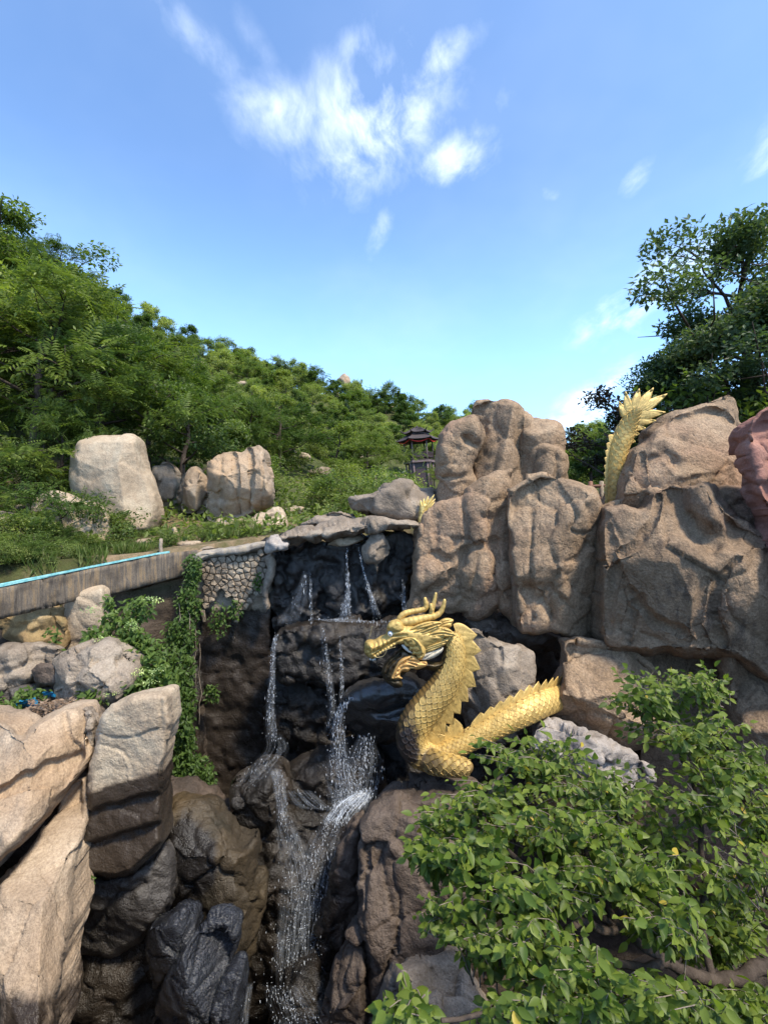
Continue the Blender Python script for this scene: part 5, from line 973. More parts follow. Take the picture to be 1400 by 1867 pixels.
def tree_proto(seed, H, cr, kind='broad', nleaf=5000, lsize=.16, base=.28, lean=.1, limbs=9, top=1.0, spread=.22):
    """trunk-and-limb mesh and leaf mesh of one tree"""
    rg = np.random.RandomState(seed); mb = MB(); tips = []
    n = 9; t = np.linspace(0, 1, n); bend = rg.uniform(-lean, lean, 2) * H; tr = np.stack([bend[0] * t ** 1.6 + rg.normal(0, .02 * H, n) * t, bend[1] * t ** 1.6 + rg.normal(0, .02 * H, n) * t, -.4 + t * (H * .78 + .4)], 1)
    r0 = .022 * H + .02; mb.tube(tr, r0 * (1 - .82 * t), 7)
    for k in range(limbs):
        h = base + (.95 - base) * (k + rg.uniform(0, .8)) / limbs; h = min(h, .97); p0 = np.array([np.interp(h, t, tr[:, c]) for c in range(3)]); az = k * 2.4 + rg.uniform(-.5, .5)
        prof = math.sin(min(1, (1 - h) / (1 - base) * .9 + .18) * math.pi * .5) if kind != 'spire' else (1 - h) * 1.1 + .1
        L = cr * prof * rg.uniform(.75, 1.15); el = rg.uniform(.25, .75) if kind != 'layer' else rg.uniform(.05, .45)
        if kind == 'spire': el = rg.uniform(-.1, .3)
        dr = np.array([math.cos(az) * math.cos(el), math.sin(az) * math.cos(el), math.sin(el)]); s = np.linspace(0, 1, 6)[:, None]
        pth = p0 + dr * L * s + np.array([0, 0, .12 * L]) * s ** 2 + rg.normal(0, .03 * L, (6, 3)) * s; mb.tube(pth, r0 * .42 * (1 - h * .5) * (1 - .8 * s[:, 0]), 5)
        for m in range(6):
            f = rg.uniform(.35, 1.0); q = p0 + (pth[-1] - p0) * f; d2 = dr * .6 + unit(rg, 1)[0] * .8; d2[2] = abs(d2[2]) * .5; L2 = L * rg.uniform(.25, .5); e = q + d2 * L2
            mb.tube(np.array([q, (q + e) / 2 + rg.normal(0, .04 * L2, 3), e]), [r0 * .13, r0 * .09, r0 * .04], 4); tips += [e, (q + e) / 2, q + d2 * L2 * .75]
        tips.append(pth[-1])
    tips += [tr[-1] + np.array([0, 0, .05 * H * top]), tr[-1], tr[-1] + rg.normal(0, .05 * H, 3)]
    tips = np.array(tips); tv = mb.get(); ncl = 46 if (kind == 'broad' and base > .1) else len(tips)
    if len(tips) > ncl: tips = np.concatenate([tips[rg.choice(len(tips) - 3, ncl, replace=False)], tips[-3:]])
    w_ = rg.uniform(.25, 1, len(tips)); ix = rg.choice(len(tips), nleaf, p=w_ / w_.sum()); sg = spread * cr; off = unit(rg, nleaf) * rg.uniform(.15, 1, (nleaf, 1)) ** .5 * np.array([sg, sg, sg * (.32 if kind == 'layer' else .6 if base > .1 else .9)]) * 1.15
    P_ = tips[ix] + off; P_[:, 2] = np.maximum(P_[:, 2], .15); c = np.array([tr[-1][0] * .6, tr[-1][1] * .6, H * .5]); out = P_ - c; out /= np.linalg.norm(out, axis=1)[:, None] + 1e-9
    X = unit(rg, nleaf) * .8 + out * .6 + np.array([0, 0, -.25]); U = np.array([0, 0, 1.0]) + out * .4 + unit(rg, nleaf) * (.35 if kind == 'layer' else .7)
    if kind == 'spire': X = out * .5 + np.array([0, 0, .7]) + unit(rg, nleaf) * .4; U = out
    LV, LF = leaves(P_, X, U, rg.uniform(.7, 1.3, nleaf) * lsize, FROND if kind == 'layer' else LEAF4)
    return tv, (LV, LF)
def proto(seed, mat, **kw):
    (tv, tf), (LV, LF) = tree_proto(seed, **kw); a = mesh('trunk', tv, tf); a.materials.append(M['bark']); b = mesh('crown', LV, LF, False); b.materials.append(M[mat]); return a, b
_far = dict(H=5.0, cr=2.0, nleaf=6500, lsize=.20, limbs=12, base=.04, spread=.27)
PR = {
 'frond': [proto(s, 'leaf_frond', H=6.0, cr=2.7, kind='layer', nleaf=1100, lsize=.50, limbs=10, base=.3, lean=.18) for s in (1, 2, 3)],
 'broad': [proto(s, 'leaf_tree', H=6.0, cr=2.4, nleaf=9000, lsize=.145, limbs=11, base=.22) for s in (4, 5, 6)],
 'far': [proto(s, m_, **dict(_far, cr=c_, spread=sp_, kind=k_, nleaf=n_, lsize=l_)) for s, m_, c_, sp_, k_, n_, l_ in ((7, 'leaf_far', 1.9, .27, 'broad', 6500, .20), (8, 'leaf_tree', 1.5, .24, 'broad', 5500, .19), (9, 'leaf_far', 2.4, .24, 'broad', 6500, .20), (31, 'leaf_vine', 1.8, .25, 'broad', 5500, .21), (33, 'leaf_far', 1.9, .22, 'layer', 620, .55))],
 'farf': [proto(s, 'leaf_far', H=5.0, cr=1.9, kind='layer', nleaf=520, lsize=.62, limbs=8, base=.35) for s in (10, 11)],
 'spire': [proto(s, 'leaf_dark', H=5.0, cr=1.0, kind='spire', nleaf=4200, lsize=.20, limbs=16, base=.1) for s in (12, 13)],
 'dark': [proto(s, 'leaf_dark', H=7.0, cr=2.7, nleaf=19000, lsize=.115, limbs=13, base=.2, lean=.15, spread=.19) for s in (14, 15, 16)],
 'purple': [proto(s, 'leaf_purple', H=4.0, cr=1.9, nleaf=3200, lsize=.12, limbs=9, base=.3, lean=.25, spread=.16) for s in (17,)],
 'shrub': [proto(s, 'leaf_tree', H=1.6, cr=1.0, nleaf=3000, lsize=.085, limbs=8, base=.05, spread=.3) for s in (18, 19)],
 'shrubl': [proto(s, 'leaf_far', H=1.6, cr=1.1, nleaf=2600, lsize=.09, limbs=8, base=.05, spread=.3) for s in (22, 23)],
 'shrubf': [proto(s, 'leaf_frond', H=1.8, cr=1.2, kind='layer', nleaf=420, lsize=.30, limbs=8, base=.05, spread=.25) for s in (20, 21)],
}
rgT = np.random.RandomState(77)
# pale outcrops on the hill: px, py, half width, half height, stone, label
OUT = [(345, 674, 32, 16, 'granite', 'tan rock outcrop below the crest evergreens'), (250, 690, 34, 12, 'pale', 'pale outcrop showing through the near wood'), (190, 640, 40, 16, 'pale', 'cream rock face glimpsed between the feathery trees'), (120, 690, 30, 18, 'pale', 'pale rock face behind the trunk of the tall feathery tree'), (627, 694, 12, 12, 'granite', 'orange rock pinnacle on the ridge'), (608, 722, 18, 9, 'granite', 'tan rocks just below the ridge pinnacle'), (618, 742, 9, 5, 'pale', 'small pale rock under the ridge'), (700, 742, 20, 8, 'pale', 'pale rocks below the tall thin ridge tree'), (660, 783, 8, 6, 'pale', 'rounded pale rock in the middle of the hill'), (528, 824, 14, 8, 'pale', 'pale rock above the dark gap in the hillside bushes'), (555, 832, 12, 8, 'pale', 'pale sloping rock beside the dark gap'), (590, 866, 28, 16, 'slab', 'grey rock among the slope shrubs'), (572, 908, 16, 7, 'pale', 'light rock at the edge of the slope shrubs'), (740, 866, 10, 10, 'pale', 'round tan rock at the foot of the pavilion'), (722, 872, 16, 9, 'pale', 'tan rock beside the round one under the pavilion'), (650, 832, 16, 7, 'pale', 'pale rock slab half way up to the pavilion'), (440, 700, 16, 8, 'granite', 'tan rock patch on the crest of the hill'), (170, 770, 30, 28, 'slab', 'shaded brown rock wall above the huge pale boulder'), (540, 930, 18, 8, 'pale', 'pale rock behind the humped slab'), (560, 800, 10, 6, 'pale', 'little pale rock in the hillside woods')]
OUT = [(*o_, max(11.5, rayd(o_[0], o_[1] + o_[3] * .6) - .5)) for o_ in OUT]
OUT = [(o_[0], o_[1], o_[2], o_[3], (o_[4], o_[5]), o_[6]) for o_ in OUT]
_ro = np.random.RandomState(91)
for (px, py, w_, h, (mt, lb), d) in OUT:
    d = d * .985; a = np.linspace(0, 2 * np.pi, 9, endpoint=False); rr = _ro.uniform(.75, 1.15, 9)
    rock('outcrop', lb, list(zip(px + np.cos(a) * w_ * rr, py + np.sin(a) * h * rr)), d, mt, r=min(w_, h) * .5, thick=h * d / F * .9, sp=max(1.5, h / 6), edge=1.0, lump=(.02 * d * h / 20 * .4, .03 * d), facets=5, fac=(.0035 * d, .02 * d))
def plant(kind, x, y, H, label, cat='tree', group=None, name=None, z=None, i=None, rot=None, wide=1.0):
    a, b = PR[kind][rgT.randint(len(PR[kind])) if i is None else i]; base = {'frond': 6, 'broad': 6, 'far': 5, 'farf': 5, 'spire': 5, 'dark': 7, 'purple': 4, 'shrub': 1.6, 'shrubl': 1.6, 'shrubf': 1.8}[kind]; s = H / base
    e = empty(name or 'tree', (x, y, (float(ground(x, y)) if z is None else z) - .05)); e.scale = (s * wide, s * wide, s); e.rotation_euler = (0, 0, rgT.uniform(0, 6.28) if rot is None else rot)
    for nm, me in (('trunk' if cat == 'tree' else 'stem', a), ('crown', b)):
        o = bpy.data.objects.new(nm, me); COL.objects.link(o); o.parent = e
    return tag(e, label, cat, group)
# --- hand-placed trees above the pale boulder (px, depth, height)
for (px, d, H, kd, lb, i, wd) in [
    (60, 14.5, 7.0, 'frond', 'tall feathery tree with a dark trunk above the terrace bushes', 0, 1.1), (185, 16.0, 6.6, 'frond', 'feathery tree spreading over the top of the huge pale boulder', 1, 1.2),
    (265, 15.5, 4.6, 'frond', 'low feathery tree leaning out between the pale boulder and the cracked one', 2, 1.25), (330, 15.2, 4.4, 'broad', 'leafy tree standing behind the brown upright rock', 0, 1.15),
    (395, 16.8, 3.5, 'broad', 'bushy tree drooping over the cracked tan boulder', 1, 1.2), (110, 13.2, 3.6, 'frond', 'small pale-stemmed feathery sapling left of the huge pale boulder', 2, .8),
    (-40, 15.0, 7.5, 'broad', 'big dark leafy tree beside the tall feathery one', 2, 1.2), (120, 19, 6.8, 'broad', 'broad leafy tree rising behind the tall feathery tree', 0, 1.2), (10, 22, 8.0, 'broad', 'highest leafy tree on the crest of the near slope', 1, 1.2), (225, 21, 5.0, 'frond', 'yellow-green feathery tree high on the near slope', 0, 1.2), (290, 24, 4.4, 'broad', 'airy tree at the end of the near crest against the sky', 2, .9)]:
    x = (px - 700) / F * d; plant(kd, x, d, H, lb, i=i, wide=wd)
# --- woods on the hill
spots = []
def ok(x, y, s):
    for (a, b) in spots:
        if (a - x) ** 2 + (b - y) ** 2 < s * s: return False
    return True
tries = 0
while len(spots) < 255 and tries < 16000:
    tries += 1; d = 15.5 * (100 / 15.5) ** (rgT.uniform(0, 1) ** .85); px = rgT.uniform(-170, 900) if rgT.uniform() < .9 else rgT.uniform(1000, 1180); x = (px - 700) / F * d; zg = float(ground(x, d)); py = 933.5 - (zg - EZ) / d * F
    if px > 1000 and d < 30: continue
    if d < 24 and 250 < px < 900: continue
    if d < 18.5 and px < 420: continue
    if 670 < px < 850 and d < 58: continue
    if 480 < px < 800 and d < 26: continue
    if not ok(x, d, 1.2 + .025 * d): continue
    if any(abs(px - o_[0]) < o_[2] * 1.2 and o_[5] * .72 < d < o_[5] + 1.5 for o_ in OUT): continue
    spots.append((x, d)); near = d < 34; u_ = rgT.uniform()
    if near:
        kd = 'broad' if u_ < .5 else 'frond'; lb = {'broad': 'leafy tree in the near wood', 'frond': 'feathery tree in the near wood'}[kd]; gp = 'near wood trees'; H = rgT.uniform(3.2, 5.4)
    else:
        kd = 'far' if u_ < .86 else ('farf' if u_ < .93 else 'spire'); lb = {'far': 'round-headed tree on the wooded hill behind the waterfall', 'farf': 'thin feathery tree on the wooded hill behind the waterfall', 'spire': 'dark pointed evergreen on the wooded hill behind the waterfall'}[kd]; gp = 'trees on the hill'; H = d * rgT.uniform(.045, .072) * (1.15 if kd == 'spire' else 1)
    if not near:
        zone = 'beyond the cliff' if px > 850 else 'around the pavilion' if px > 690 else 'between the cracked boulder and the pavilion' if px > 500 else 'above the cracked boulder' if px > 330 else 'behind the near wood'
        lv = 'on the ridge' if d > 78 else 'half way up the hill' if d > 52 else 'low on the hill'
        lb = {'far': 'round-headed green tree', 'farf': 'thin feathery tree', 'spire': 'dark pointed evergreen'}[kd] + ' ' + lv + ' ' + zone; gp = lb
    else:
        lb = lb + (' above the huge pale boulder' if px < 260 else ' towards the cracked boulder') + (' near the crest' if d > 25 else ''); gp = lb
    plant(kd, x, d, H, lb, 'tree', gp, wide=rgT.uniform(1.0, 1.35) if kd != 'spire' else 1)
for (px, d) in ((338, 43), (356, 41), (372, 46)): plant('spire', (px - 700) / F * d, d, 4.4, 'dark pointed evergreen in the little row on the crest', 'tree', 'crest evergreens')
for (px, d, H) in ((700, 88, 6.5), (640, 88, 5.5)): plant('farf', (px - 700) / F * d, d, H, 'tall thin tree against the sky on the ridge', 'tree', 'ridge trees')
for k in range(30):
    px = 430 + k * 14.5 + rgT.uniform(-5, 5); d = rgT.uniform(82, 92); plant('far' if k % 5 else 'spire', (px - 700) / F * d, d, rgT.uniform(3.2, 5.4), 'green tree along the skyline ridge' if k % 5 else 'pointed evergreen along the skyline ridge', 'tree', 'skyline ridge trees' if k % 5 else 'skyline evergreens', wide=1.2)
for k in range(16):
    px = 590 + k * 8.5 + rgT.uniform(-6, 6); d = rgT.uniform(62, 80); plant('far', (px - 700) / F * d, d, d * rgT.uniform(.045, .065), 'green tree on the upper slope just below the ridge pinnacle', 'tree', 'trees below the pinnacle', wide=1.2)
# --- scrub between the trees and the waterfall
for k in range(46):
    px = rgT.uniform(470, 800); d = rgT.uniform(11.5, 30); x = (px - 700) / F * d
    if px > 700 and d > 14: continue
    if any(abs(px - o_[0]) < o_[2] * 1.15 and o_[5] * .6 < d < o_[5] + 1 for o_ in OUT): continue
    kd = ('shrub', 'shrubf', 'shrubl')[k % 3]; lb = {'shrub': 'low dark green shrub', 'shrubf': 'low feathery shrub', 'shrubl': 'low light green shrub'}[kd] + (' close behind the humped slab' if d < 16 else ' on the slope above the cap slabs'); plant(kd, x, d, rgT.uniform(.7, 1.3) * (1 + d * .022), lb, 'shrub', lb, 'shrub', wide=rgT.uniform(1.0, 1.5))
for k in range(26):
    px = rgT.uniform(430, 860); d = rgT.uniform(28, 55); x = (px - 700) / F * d
    if 690 < px < 850: continue
    if any(abs(px - o_[0]) < o_[2] * 1.15 and o_[5] * .6 < d < o_[5] + 1 for o_ in OUT): continue
    kd = ('shrub', 'shrubl', 'shrubf', 'shrubl')[k % 4]; lb = {'shrub': 'taller dark green bush', 'shrubf': 'taller feathery bush', 'shrubl': 'taller light green bush'}[kd] + ' on the hill left of the pavilion'; plant(kd, x, d, rgT.uniform(1.4, 2.8), lb, 'shrub', lb, 'shrub', wide=rgT.uniform(1.0, 1.5))
for (px, d, H, kd, lb) in [(25, 10.3, 1.3, 'shrubf', 'feathery bush at the left end of the terrace'), (120, 10.1, 1.5, 'shrubf', 'bright feathery bush in front of the half-hidden tan rock'), (165, 10.6, 1.3, 'shrub', 'leafy bush between the tan rock and the huge pale boulder'), (70, 9.3, .8, 'shrub', 'low leafy bush by the channel end of the terrace'), (205, 10.8, .8, 'shrub', 'small bush at the foot of the huge pale boulder'), (-10, 12.0, 2.3, 'shrubf', 'large feathery bush left of the pale-stemmed sapling'), (60, 12.6, 2.3, 'shrubf', 'spreading feathery bush below the tall feathery tree'), *[(q_, 4.18 + 4.27 * (q_ + 330) / 702 + .75, h_, k_, 'scrappy weeds pushing up along the back of the channel') for q_, h_, k_ in ((-70, .45, 'shrub'), (-30, .35, 'shrubf'), (0, .4, 'shrub'), (28, .32, 'shrubl'), (58, .42, 'shrubf'), (84, .3, 'shrub'), (112, .36, 'shrubl'), (140, .3, 'shrub'))], (110, 9.2, .7, 'shrubf', 'feathery weeds beside the pale terrace stone'), (5, 9.0, .8, 'shrub', 'leafy weeds in front of the rounded dark rock'), (90, 8.7, .5, 'shrub', 'leafy weeds by the grey terrace stone'), (20, 8.1, .5, 'shrub', 'low weeds beside the tan stone behind the turquoise edge'), (-35, 8.0, .7, 'shrubf', 'feathery weeds at the start of the turquoise edge'), (60, 8.5, .55, 'shrubf', 'feathery weeds between two terrace stones'), (150, 9.4, .5, 'shrub', 'leafy weeds behind the reddish flat rock'), (310, 10.0, .42, 'shrub', 'small green clump beside the wooden post'), (372, 10.4, .5, 'shrub', 'green clump behind the masonry wall'), (440, 10.8, .5, 'shrub', 'green clump beside the orange cloth'), (725, 33, 2.0, 'shrubf', 'pale green bush beside the stilts of the pavilion'),
    (1075, 30, 4.0, 'far', 'bright green tree seen between the cliff and the golden tail'), (1052, 36, 4.2, 'far', 'yellow-green tree beyond the timber railing')]:
    plant(kd, (px - 700) / F * d, d, H, lb, 'shrub' if kd[:2] == 'sh' else 'tree', 'weeds along the channel' if lb[:4] == 'scra' else None, 'shrub' if kd[:2] == 'sh' else 'tree', wide=1.25)
# --- dark trees above the right-hand rocks
for (px, d, H, kd, lb, i) in [(1400, 12.5, 8.4, 'dark', 'tallest dark leafy tree towering over the pink rock', 0), (1310, 13.0, 6.4, 'dark', 'dark leafy tree behind the top of the sloping boulder', 1), (1240, 13.2, 5.0, 'dark', 'dark leafy tree just behind the golden tail fan', 2), (1470, 11.5, 6.5, 'dark', 'dark leafy tree shading the pink rock', 1), (1350, 17, 6.8, 'dark', 'dark leafy tree further up the right slope', 2), (1180, 14.6, 3.7, 'dark', 'low dark tree left of the golden tail fan', 0), (1108, 13.5, 4.1, 'purple', 'sparse purple-leaved tree left of the golden tail fan', 0), (1275, 12.4, 3.4, 'shrub', 'green bush rising behind the sloping boulder', 0), (1360, 11.8, 3.2, 'shrub', 'green bush between the sloping boulder and the pink rock', 1)]:
    plant(kd, (px - 700) / F * d, d, H, lb, 'tree' if kd[:2] != 'sh' else 'shrub', i=i, name='tree' if kd[:2] != 'sh' else 'shrub', wide=1.15)
# --- undergrowth, one mass
rg = np.random.RandomState(5); n = 30000; d = 9.8 * (75 / 9.8) ** rg.uniform(0, 1, n); px = rg.uniform(-170, 1000, n); x = (px - 700) / F * d; z = ground(x, d); keep = d > edge_y(x) + .6
pv = fbm(np.stack([x, d, 0 * x], 1) / 2.2, 3, 4); keep &= (pv > -.22) & ~((d < 12.2) & (px > 180) & (px < 380) & (pv < .25)); x, d, z = x[keep], d[keep], z[keep]; n = len(x)
s = .10 + .006 * d; P_ = np.stack([x, d, z + rg.uniform(0, 1, n) ** 2 * (.25 + .012 * d)], 1)
LV, LF = leaves(P_, unit(rg, n) + np.array([0, 0, .3]), np.array([0, 0, 1.]) + unit(rg, n) * .7, s * rg.uniform(.6, 1.3, n), LEAF4)
tag(build('undergrowth', LV, LF, M['leaf_tree'], smooth=False), 'mixed green ground cover over the hill', 'undergrowth', kind='stuff')
# --- grass on the terrace
n = 30000; px = rg.uniform(-60, 480, n); d = rg.uniform(7.0, 12.0, n); x = (px - 700) / F * d; keep = (d > edge_y(x) - .2) & (fbm(np.stack([x, d, 0 * x], 1) / .7, 2, 9) > .12); x, d = x[keep], d[keep]; n = len(x)
P_ = np.stack([x, d, ground(x, d)], 1); LV, LF = leaves(P_, unit(rg, n) * .5 + np.array([0, 0, 1.]), unit(rg, n), rg.uniform(.10, .28, n), (LEAF4[0] * np.array([1, .12, 1]), LEAF4[1]))
tag(build('grass', LV, LF, M['leaf_grass'], smooth=False), 'grass on the terrace behind the channel', 'grass', kind='stuff')
# ================================================================== creeper, flowering shrub, the bush in front
def clump_leaves(rg, blobs, n, size, tpl, droop=.5, hang=0.0):
    """leaves filling ellipsoids given as px, py, depth, rx px, ry px, rd m, weight"""
    b = np.array(blobs, float); w_ = b[:, 6] / b[:, 6].sum(); ix = rg.choice(len(b), n, p=w_); c = b[ix]; u_ = unit(rg, n) * rg.uniform(0, 1, (n, 1)) ** .45
    P_ = pix(c[:, 0] + u_[:, 0] * c[:, 3], c[:, 1] + u_[:, 1] * c[:, 4], c[:, 2] + u_[:, 2] * c[:, 5]); X = unit(rg, n) * .8 + np.array([0, -.35, -droop]); U = np.array([0, -.5, 1.]) + unit(rg, n) * .5
    return leaves(P_, X, U, rg.uniform(.65, 1.3, n) * size, tpl)
rg = np.random.RandomState(21)
cv = empty('creeper', tuple(pix(350, 1460, 8.2))); tag(cv, 'green creeper hanging down the corner of the masonry wall', 'creeper')
LV, LF = clump_leaves(rg, [(352, 1040, 8.1, 18, 36, .15, 1), (345, 1100, 8.0, 26, 40, .2, 1.3), (330, 1160, 7.8, 34, 40, .2, 1.5), (318, 1220, 7.5, 44, 45, .25, 2.2), (285, 1250, 7.0, 44, 40, .25, 1.6), (325, 1320, 7.2, 26, 50, .2, 1.2), (335, 1280, 7.4, 26, 50, .2, 1.6), (335, 1350, 7.3, 24, 55, .2, 1.7), (335, 1400, 7.2, 24, 40, .2, 1.2), (365, 1420, 7.3, 28, 50, .2, 1.6), (350, 1460, 7.2, 22, 24, .15, .6), (386, 1265, 8.2, 14, 20, .06, .25), (400, 1130, 8.25, 20, 36, .06, .25), (430, 1110, 8.28, 14, 20, .06, .15), (470, 1060, 8.25, 8, 20, .05, .12)], 7600, .075, LEAF4, .7)
build('foliage', LV, LF, M['leaf_vine'], cv, smooth=False)['kind'] = 'stuff'
for k in range(10):
    x0 = rg.uniform(322, 360); y0 = rg.uniform(1030, 1250); L = rg.uniform(60, 200); t = np.linspace(0, 1, 9); V_, FS = tube(pix(x0 + np.cumsum(rg.normal(0, 2.5, 9)), y0 + t * L, 8.2 - .5 * t + rg.normal(0, .02, 9)), .006, 4); build('vine_stem', V_, FS, M['bark_pale'], cv)
fs_ = empty('flowering_shrub', tuple(pix(225, 1290, 6.5))); tag(fs_, 'leafy shrub with pale green flower heads above the upright block', 'shrub')
blobs = [(150, 1195, 6.3, 34, 18, .2, 1), (175, 1165, 6.4, 28, 20, .2, 1), (215, 1130, 6.6, 34, 24, .2, .8), (255, 1110, 6.8, 32, 26, .2, .8), (240, 1160, 6.5, 36, 26, .2, 1), (190, 1215, 6.2, 34, 20, .2, 1), (255, 1205, 6.3, 50, 34, .25, 1.6), (215, 1250, 6.0, 54, 28, .25, 1.8), (290, 1240, 6.2, 40, 34, .25, 1.4), (170, 1270, 5.8, 26, 22, .2, .8), (270, 1180, 6.5, 36, 24, .2, .9), (200, 1100, 6.6, 10, 14, .1, .15)]
LV, LF = clump_leaves(rg, blobs, 3000, .09, LEAFB, .45); build('foliage', LV, LF, M['leaf_vine'], fs_, smooth=False)['kind'] = 'stuff'
base = pix(228, 1285, 6.5)
for b in blobs: 
    e = pix(b[0], b[1], b[2]); m_ = (base + e) / 2 + rg.normal(0, .06, 3) + (0, 0, -.05); q = spline(np.array([base + rg.normal(0, .03, 3), m_, e]), 10); V_, FS = tube(q, np.linspace(.014, .004, 10), 5); build('stem', V_, FS, M['bark_pale'], fs_)
for (px, py, d) in [(275, 1090, 6.6), (285, 1095, 6.6), (168, 1112, 6.2), (240, 1136, 6.3), (242, 1146, 6.3), (150, 1184, 6.1), (185, 1165, 6.2), (253, 1226, 5.9), (282, 1224, 5.9), (212, 1222, 5.9), (190, 1245, 5.8), (208, 1262, 5.7), (270, 1245, 5.85), (128, 1196, 6.1)]:
    n = 60; c = pix(px, py, d); P_ = c + rg.normal(0, 1, (n, 3)) * np.array([.045, .045, .016]); LV, LF = leaves(P_, unit(rg, n), np.array([0, 0, 1.]) + unit(rg, n) * .4, rg.uniform(.02, .035, n), LEAF4); build('flower_head', LV, LF, M['flower'], fs_, smooth=False)['kind'] = 'stuff'
lw = empty('weed', tuple(pix(20, 1310, 5.8))); tag(lw, 'green weeds around the crumpled blue bag', 'weeds')
LV, LF = clump_leaves(rg, [(10, 1290, 5.7, 34, 22, .15, 2), (60, 1262, 5.9, 34, 10, .12, .8), (40, 1280, 5.8, 20, 10, .1, .5), (100, 1158, 6.5, 18, 20, .1, .4)], 420, .075, LEAFB, .3); build('foliage', LV, LF, M['leaf_vine'], lw, smooth=False)['kind'] = 'stuff'
for (px, py, d, n, lb) in [(160, 1605, 4.7, 22, 'tiny fern growing on the grey water-worn rock'), (388, 1258, 8.15, 40, 'small plant rooted in the dark wall face')]:
    e = empty('weed', tuple(pix(px, py + 8, d))); tag(e, lb, 'weeds'); LV, LF = clump_leaves(rg, [(px, py, d, 10, 9, .04, 1)], n, .06, LEAFB, -.1); build('foliage', LV, LF, M['leaf_vine'], e, smooth=False)['kind'] = 'stuff'
# dead leaves on the heap
n = 500; P_ = pix(rg.uniform(50, 165, n), rg.uniform(1276, 1306, n), rg.uniform(5.3, 5.9, n)); LV, LF = leaves(P_, unit(rg, n) * np.array([1, 1, .3]), np.array([0, -.3, 1.]) + unit(rg, n) * .4, rg.uniform(.03, .075, n), LEAF4)
M['litter'] = leaf_mat('dead_leaves', (.12, .075, .045), (.20, .13, .085), (.30, .22, .16), .1)
tag(build('leaf_litter', LV, LF, M['litter'], smooth=False), 'brown dead leaves heaped between the boulders', 'leaf litter', kind='stuff')
# ---------------- the big bush
bu = empty('bush', tuple(pix(1330, 1830, 2.6))); offB = np.array(bu.location); tag(bu, 'large glossy-leaved bush growing in front of the dragon and the cliff foot', 'bush')
E_ = [(1180, 1275, 3.2, 86, 60, .30, 1.5), (1270, 1250, 3.2, 60, 40, .25, .8), (1250, 1340, 3.1, 110, 60, .35, 1.6), (960, 1385, 2.9, 110, 55, .3, 1.6), (900, 1470, 2.7, 110, 60, .3, 1.6), (1080, 1450, 2.8, 120, 70, .35, 1.9), (1010, 1520, 2.5, 150, 70, .35, 2.2), (850, 1570, 2.35, 84, 70, .25, 1.5), (960, 1640, 2.2, 140, 70, .3, 2.3), (1120, 1600, 2.4, 130, 80, .35, 1.8), (1290, 1460, 2.9, 110, 80, .35, 1.7), (1350, 1400, 3.0, 60, 60, .3, .9), (860, 1720, 2.0, 50, 70, .2, .7), (980, 1740, 1.95, 120, 70, .28, 2.0), (1080, 1810, 1.85, 150, 70, .28, 2.0), (960, 1850, 1.75, 120, 50, .22, 1.3), (1210, 1690, 2.2, 90, 80, .3, 1.1), (735, 1850, 1.6, 55, 30, .12, .6), (1340, 1590, 2.7, 80, 80, .35, .8), (1240, 1840, 1.9, 90, 50, .25, .8), (800, 1500, 2.5, 50, 30, .15, .5), (770, 1560, 2.35, 36, 44, .15, .35), (800, 1670, 2.1, 40, 60, .15, .35), (1300, 1700, 2.9, 120, 110, .3, 3.0), (1350, 1850, 2.4, 100, 60, .25, 1.8), (1180, 1560, 3.1, 160, 110, .3, 2.4), (1390, 1500, 3.2, 60, 110, .3, 1.6), (1180, 1840, 2.2, 120, 60, .2, 1.4)]
Eb = np.array(E_); ws_ = Eb[:, 6] / Eb[:, 6].sum(); LP, LX, LU, LS = [], [], [], []; tw = MB(); hub = {}
for k in range(len(E_)): hub[k] = pix(Eb[k, 0] + 20, Eb[k, 1] + 30, Eb[k, 2] + .1)
root = pix(1330, 1760, 2.75)
mainb = [[(1480, 1790, 2.9), (1390, 1772, 2.75), (1300, 1782, 2.6), (1215, 1755, 2.45), (1130, 1690, 2.4), (1080, 1600, 2.45), (1060, 1520, 2.6), (1060, 1440, 2.8)], [(1215, 1755, 2.45), (1130, 1760, 2.2), (1040, 1790, 1.95), (960, 1840, 1.8), (800, 1860, 1.65)], [(1300, 1782, 2.6), (1290, 1680, 2.75), (1280, 1560, 2.95), (1260, 1430, 3.1), (1200, 1300, 3.2)], [(1130, 1690, 2.4), (1020, 1620, 2.4), (930, 1560, 2.45), (880, 1480, 2.65), (930, 1400, 2.85)], [(1130, 1690, 2.4), (1000, 1700, 2.15), (880, 1690, 2.1), (800, 1640, 2.2)]]
for mi, b in enumerate(mainb):
    q = spline(np.array([(*pix(*p), 0) for p in b])[:, :3], 50); q = q + np.stack([fbm(q * 4 + s, 3, mi) for s in (0, 7, 13)], 1) * .04; r0 = .05 if mi == 0 else .022; V_, FS = tube(q, np.linspace(r0, .007, 50), 9); build('branch', V_, FS, M['bark'], bu)
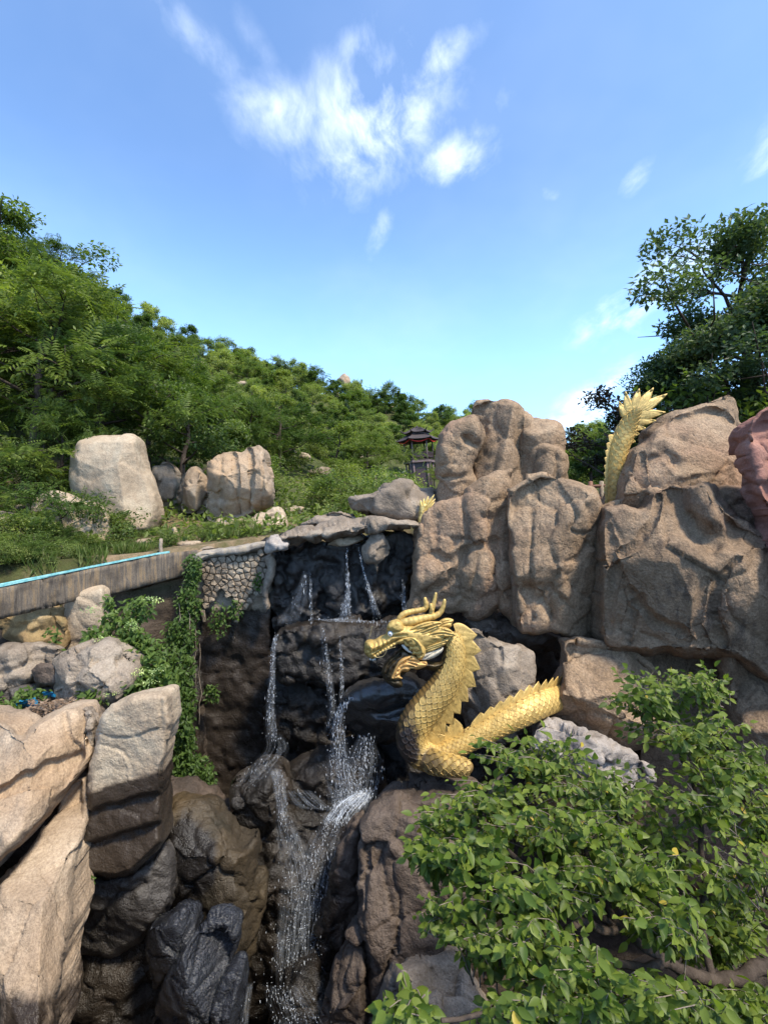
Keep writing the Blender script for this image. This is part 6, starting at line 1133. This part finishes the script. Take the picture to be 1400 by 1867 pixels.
for k in range(1750):
    e = rg.choice(len(E_), p=ws_); c = Eb[e]; u_ = unit(rg, 1)[0]; u_[1] = u_[1] * .8 - .25
    tip = pix(c[0] + u_[0] * c[3] * rg.uniform(.6, 1.15), c[1] + u_[1] * c[4] * rg.uniform(.6, 1.1), c[2] + u_[2] * c[5]); st = hub[e] + rg.normal(0, .05, 3)
    mid = (st + tip) / 2 + np.array([0, 0, .04]) + rg.normal(0, .025, 3); q = spline(np.array([st, mid, tip]), 14); tw.tube(q[::2], np.linspace(.0045, .0016, 7), 4)
    nl = rg.randint(8, 13); tt = np.linspace(.30, 1.0, nl) * 13
    for m, t in enumerate(tt):
        i0 = min(int(t), 12); p = q[i0] + (q[i0 + 1] - q[i0]) * (t - i0); T = q[i0 + 1] - q[i0]; T /= np.linalg.norm(T); sd = np.cross(T, (0, 0, 1)); sd /= np.linalg.norm(sd) + 1e-6; s = 1 if m % 2 else -1
        X = T * .55 + sd * s * .75 + np.array([0, 0, -.6]) + rg.normal(0, .3, 3)
        if m == nl - 1: X = T + np.array([0, 0, -.2])
        LP.append(p); LX.append(X); LU.append(np.array([0, -.65, .75]) + rg.normal(0, .45, 3)); LS.append(rg.uniform(.026, .076) * (1.0 if c[2] > 2.1 else .92))
v, f = tw.get(); build('twigs', v, f, M['bark_pale'], bu)['kind'] = 'stuff'
LP, LX, LU, LS = map(np.array, (LP, LX, LU, LS)); app = LS / np.linalg.norm(LP - np.array([0, 0, EZ]), axis=1); inview = (933.5 - (LP[:, 2] - EZ) / LP[:, 1] * F) < 1860
order = np.argsort(-(app * inview)); big, rest = order[:300], order[300:]
LM = mesh('leaf', LEAFB[0], LEAFB[1]); LM.materials.append(M['leaf_bush'])
for i in big:
    X = LX[i] / np.linalg.norm(LX[i]); Z = LU[i] - X * LU[i].dot(X); Z /= np.linalg.norm(Z); Y = np.cross(Z, X); put('leaf', LM, bu, np.stack([X, Y, Z], 1) * LS[i], LP[i], offB)
LV, LF = leaves(LP[rest], LX[rest], LU[rest], LS[rest], LEAFB); build('foliage', LV, LF, M['leaf_bush'], bu)['kind'] = 'stuff'
# bare timber post at the edge of the path
mb = MB(); mb.tube([pix(1404, 1960, 1.6), pix(1402, 1800, 1.6), pix(1398, 1640, 1.6)], .012, 8)
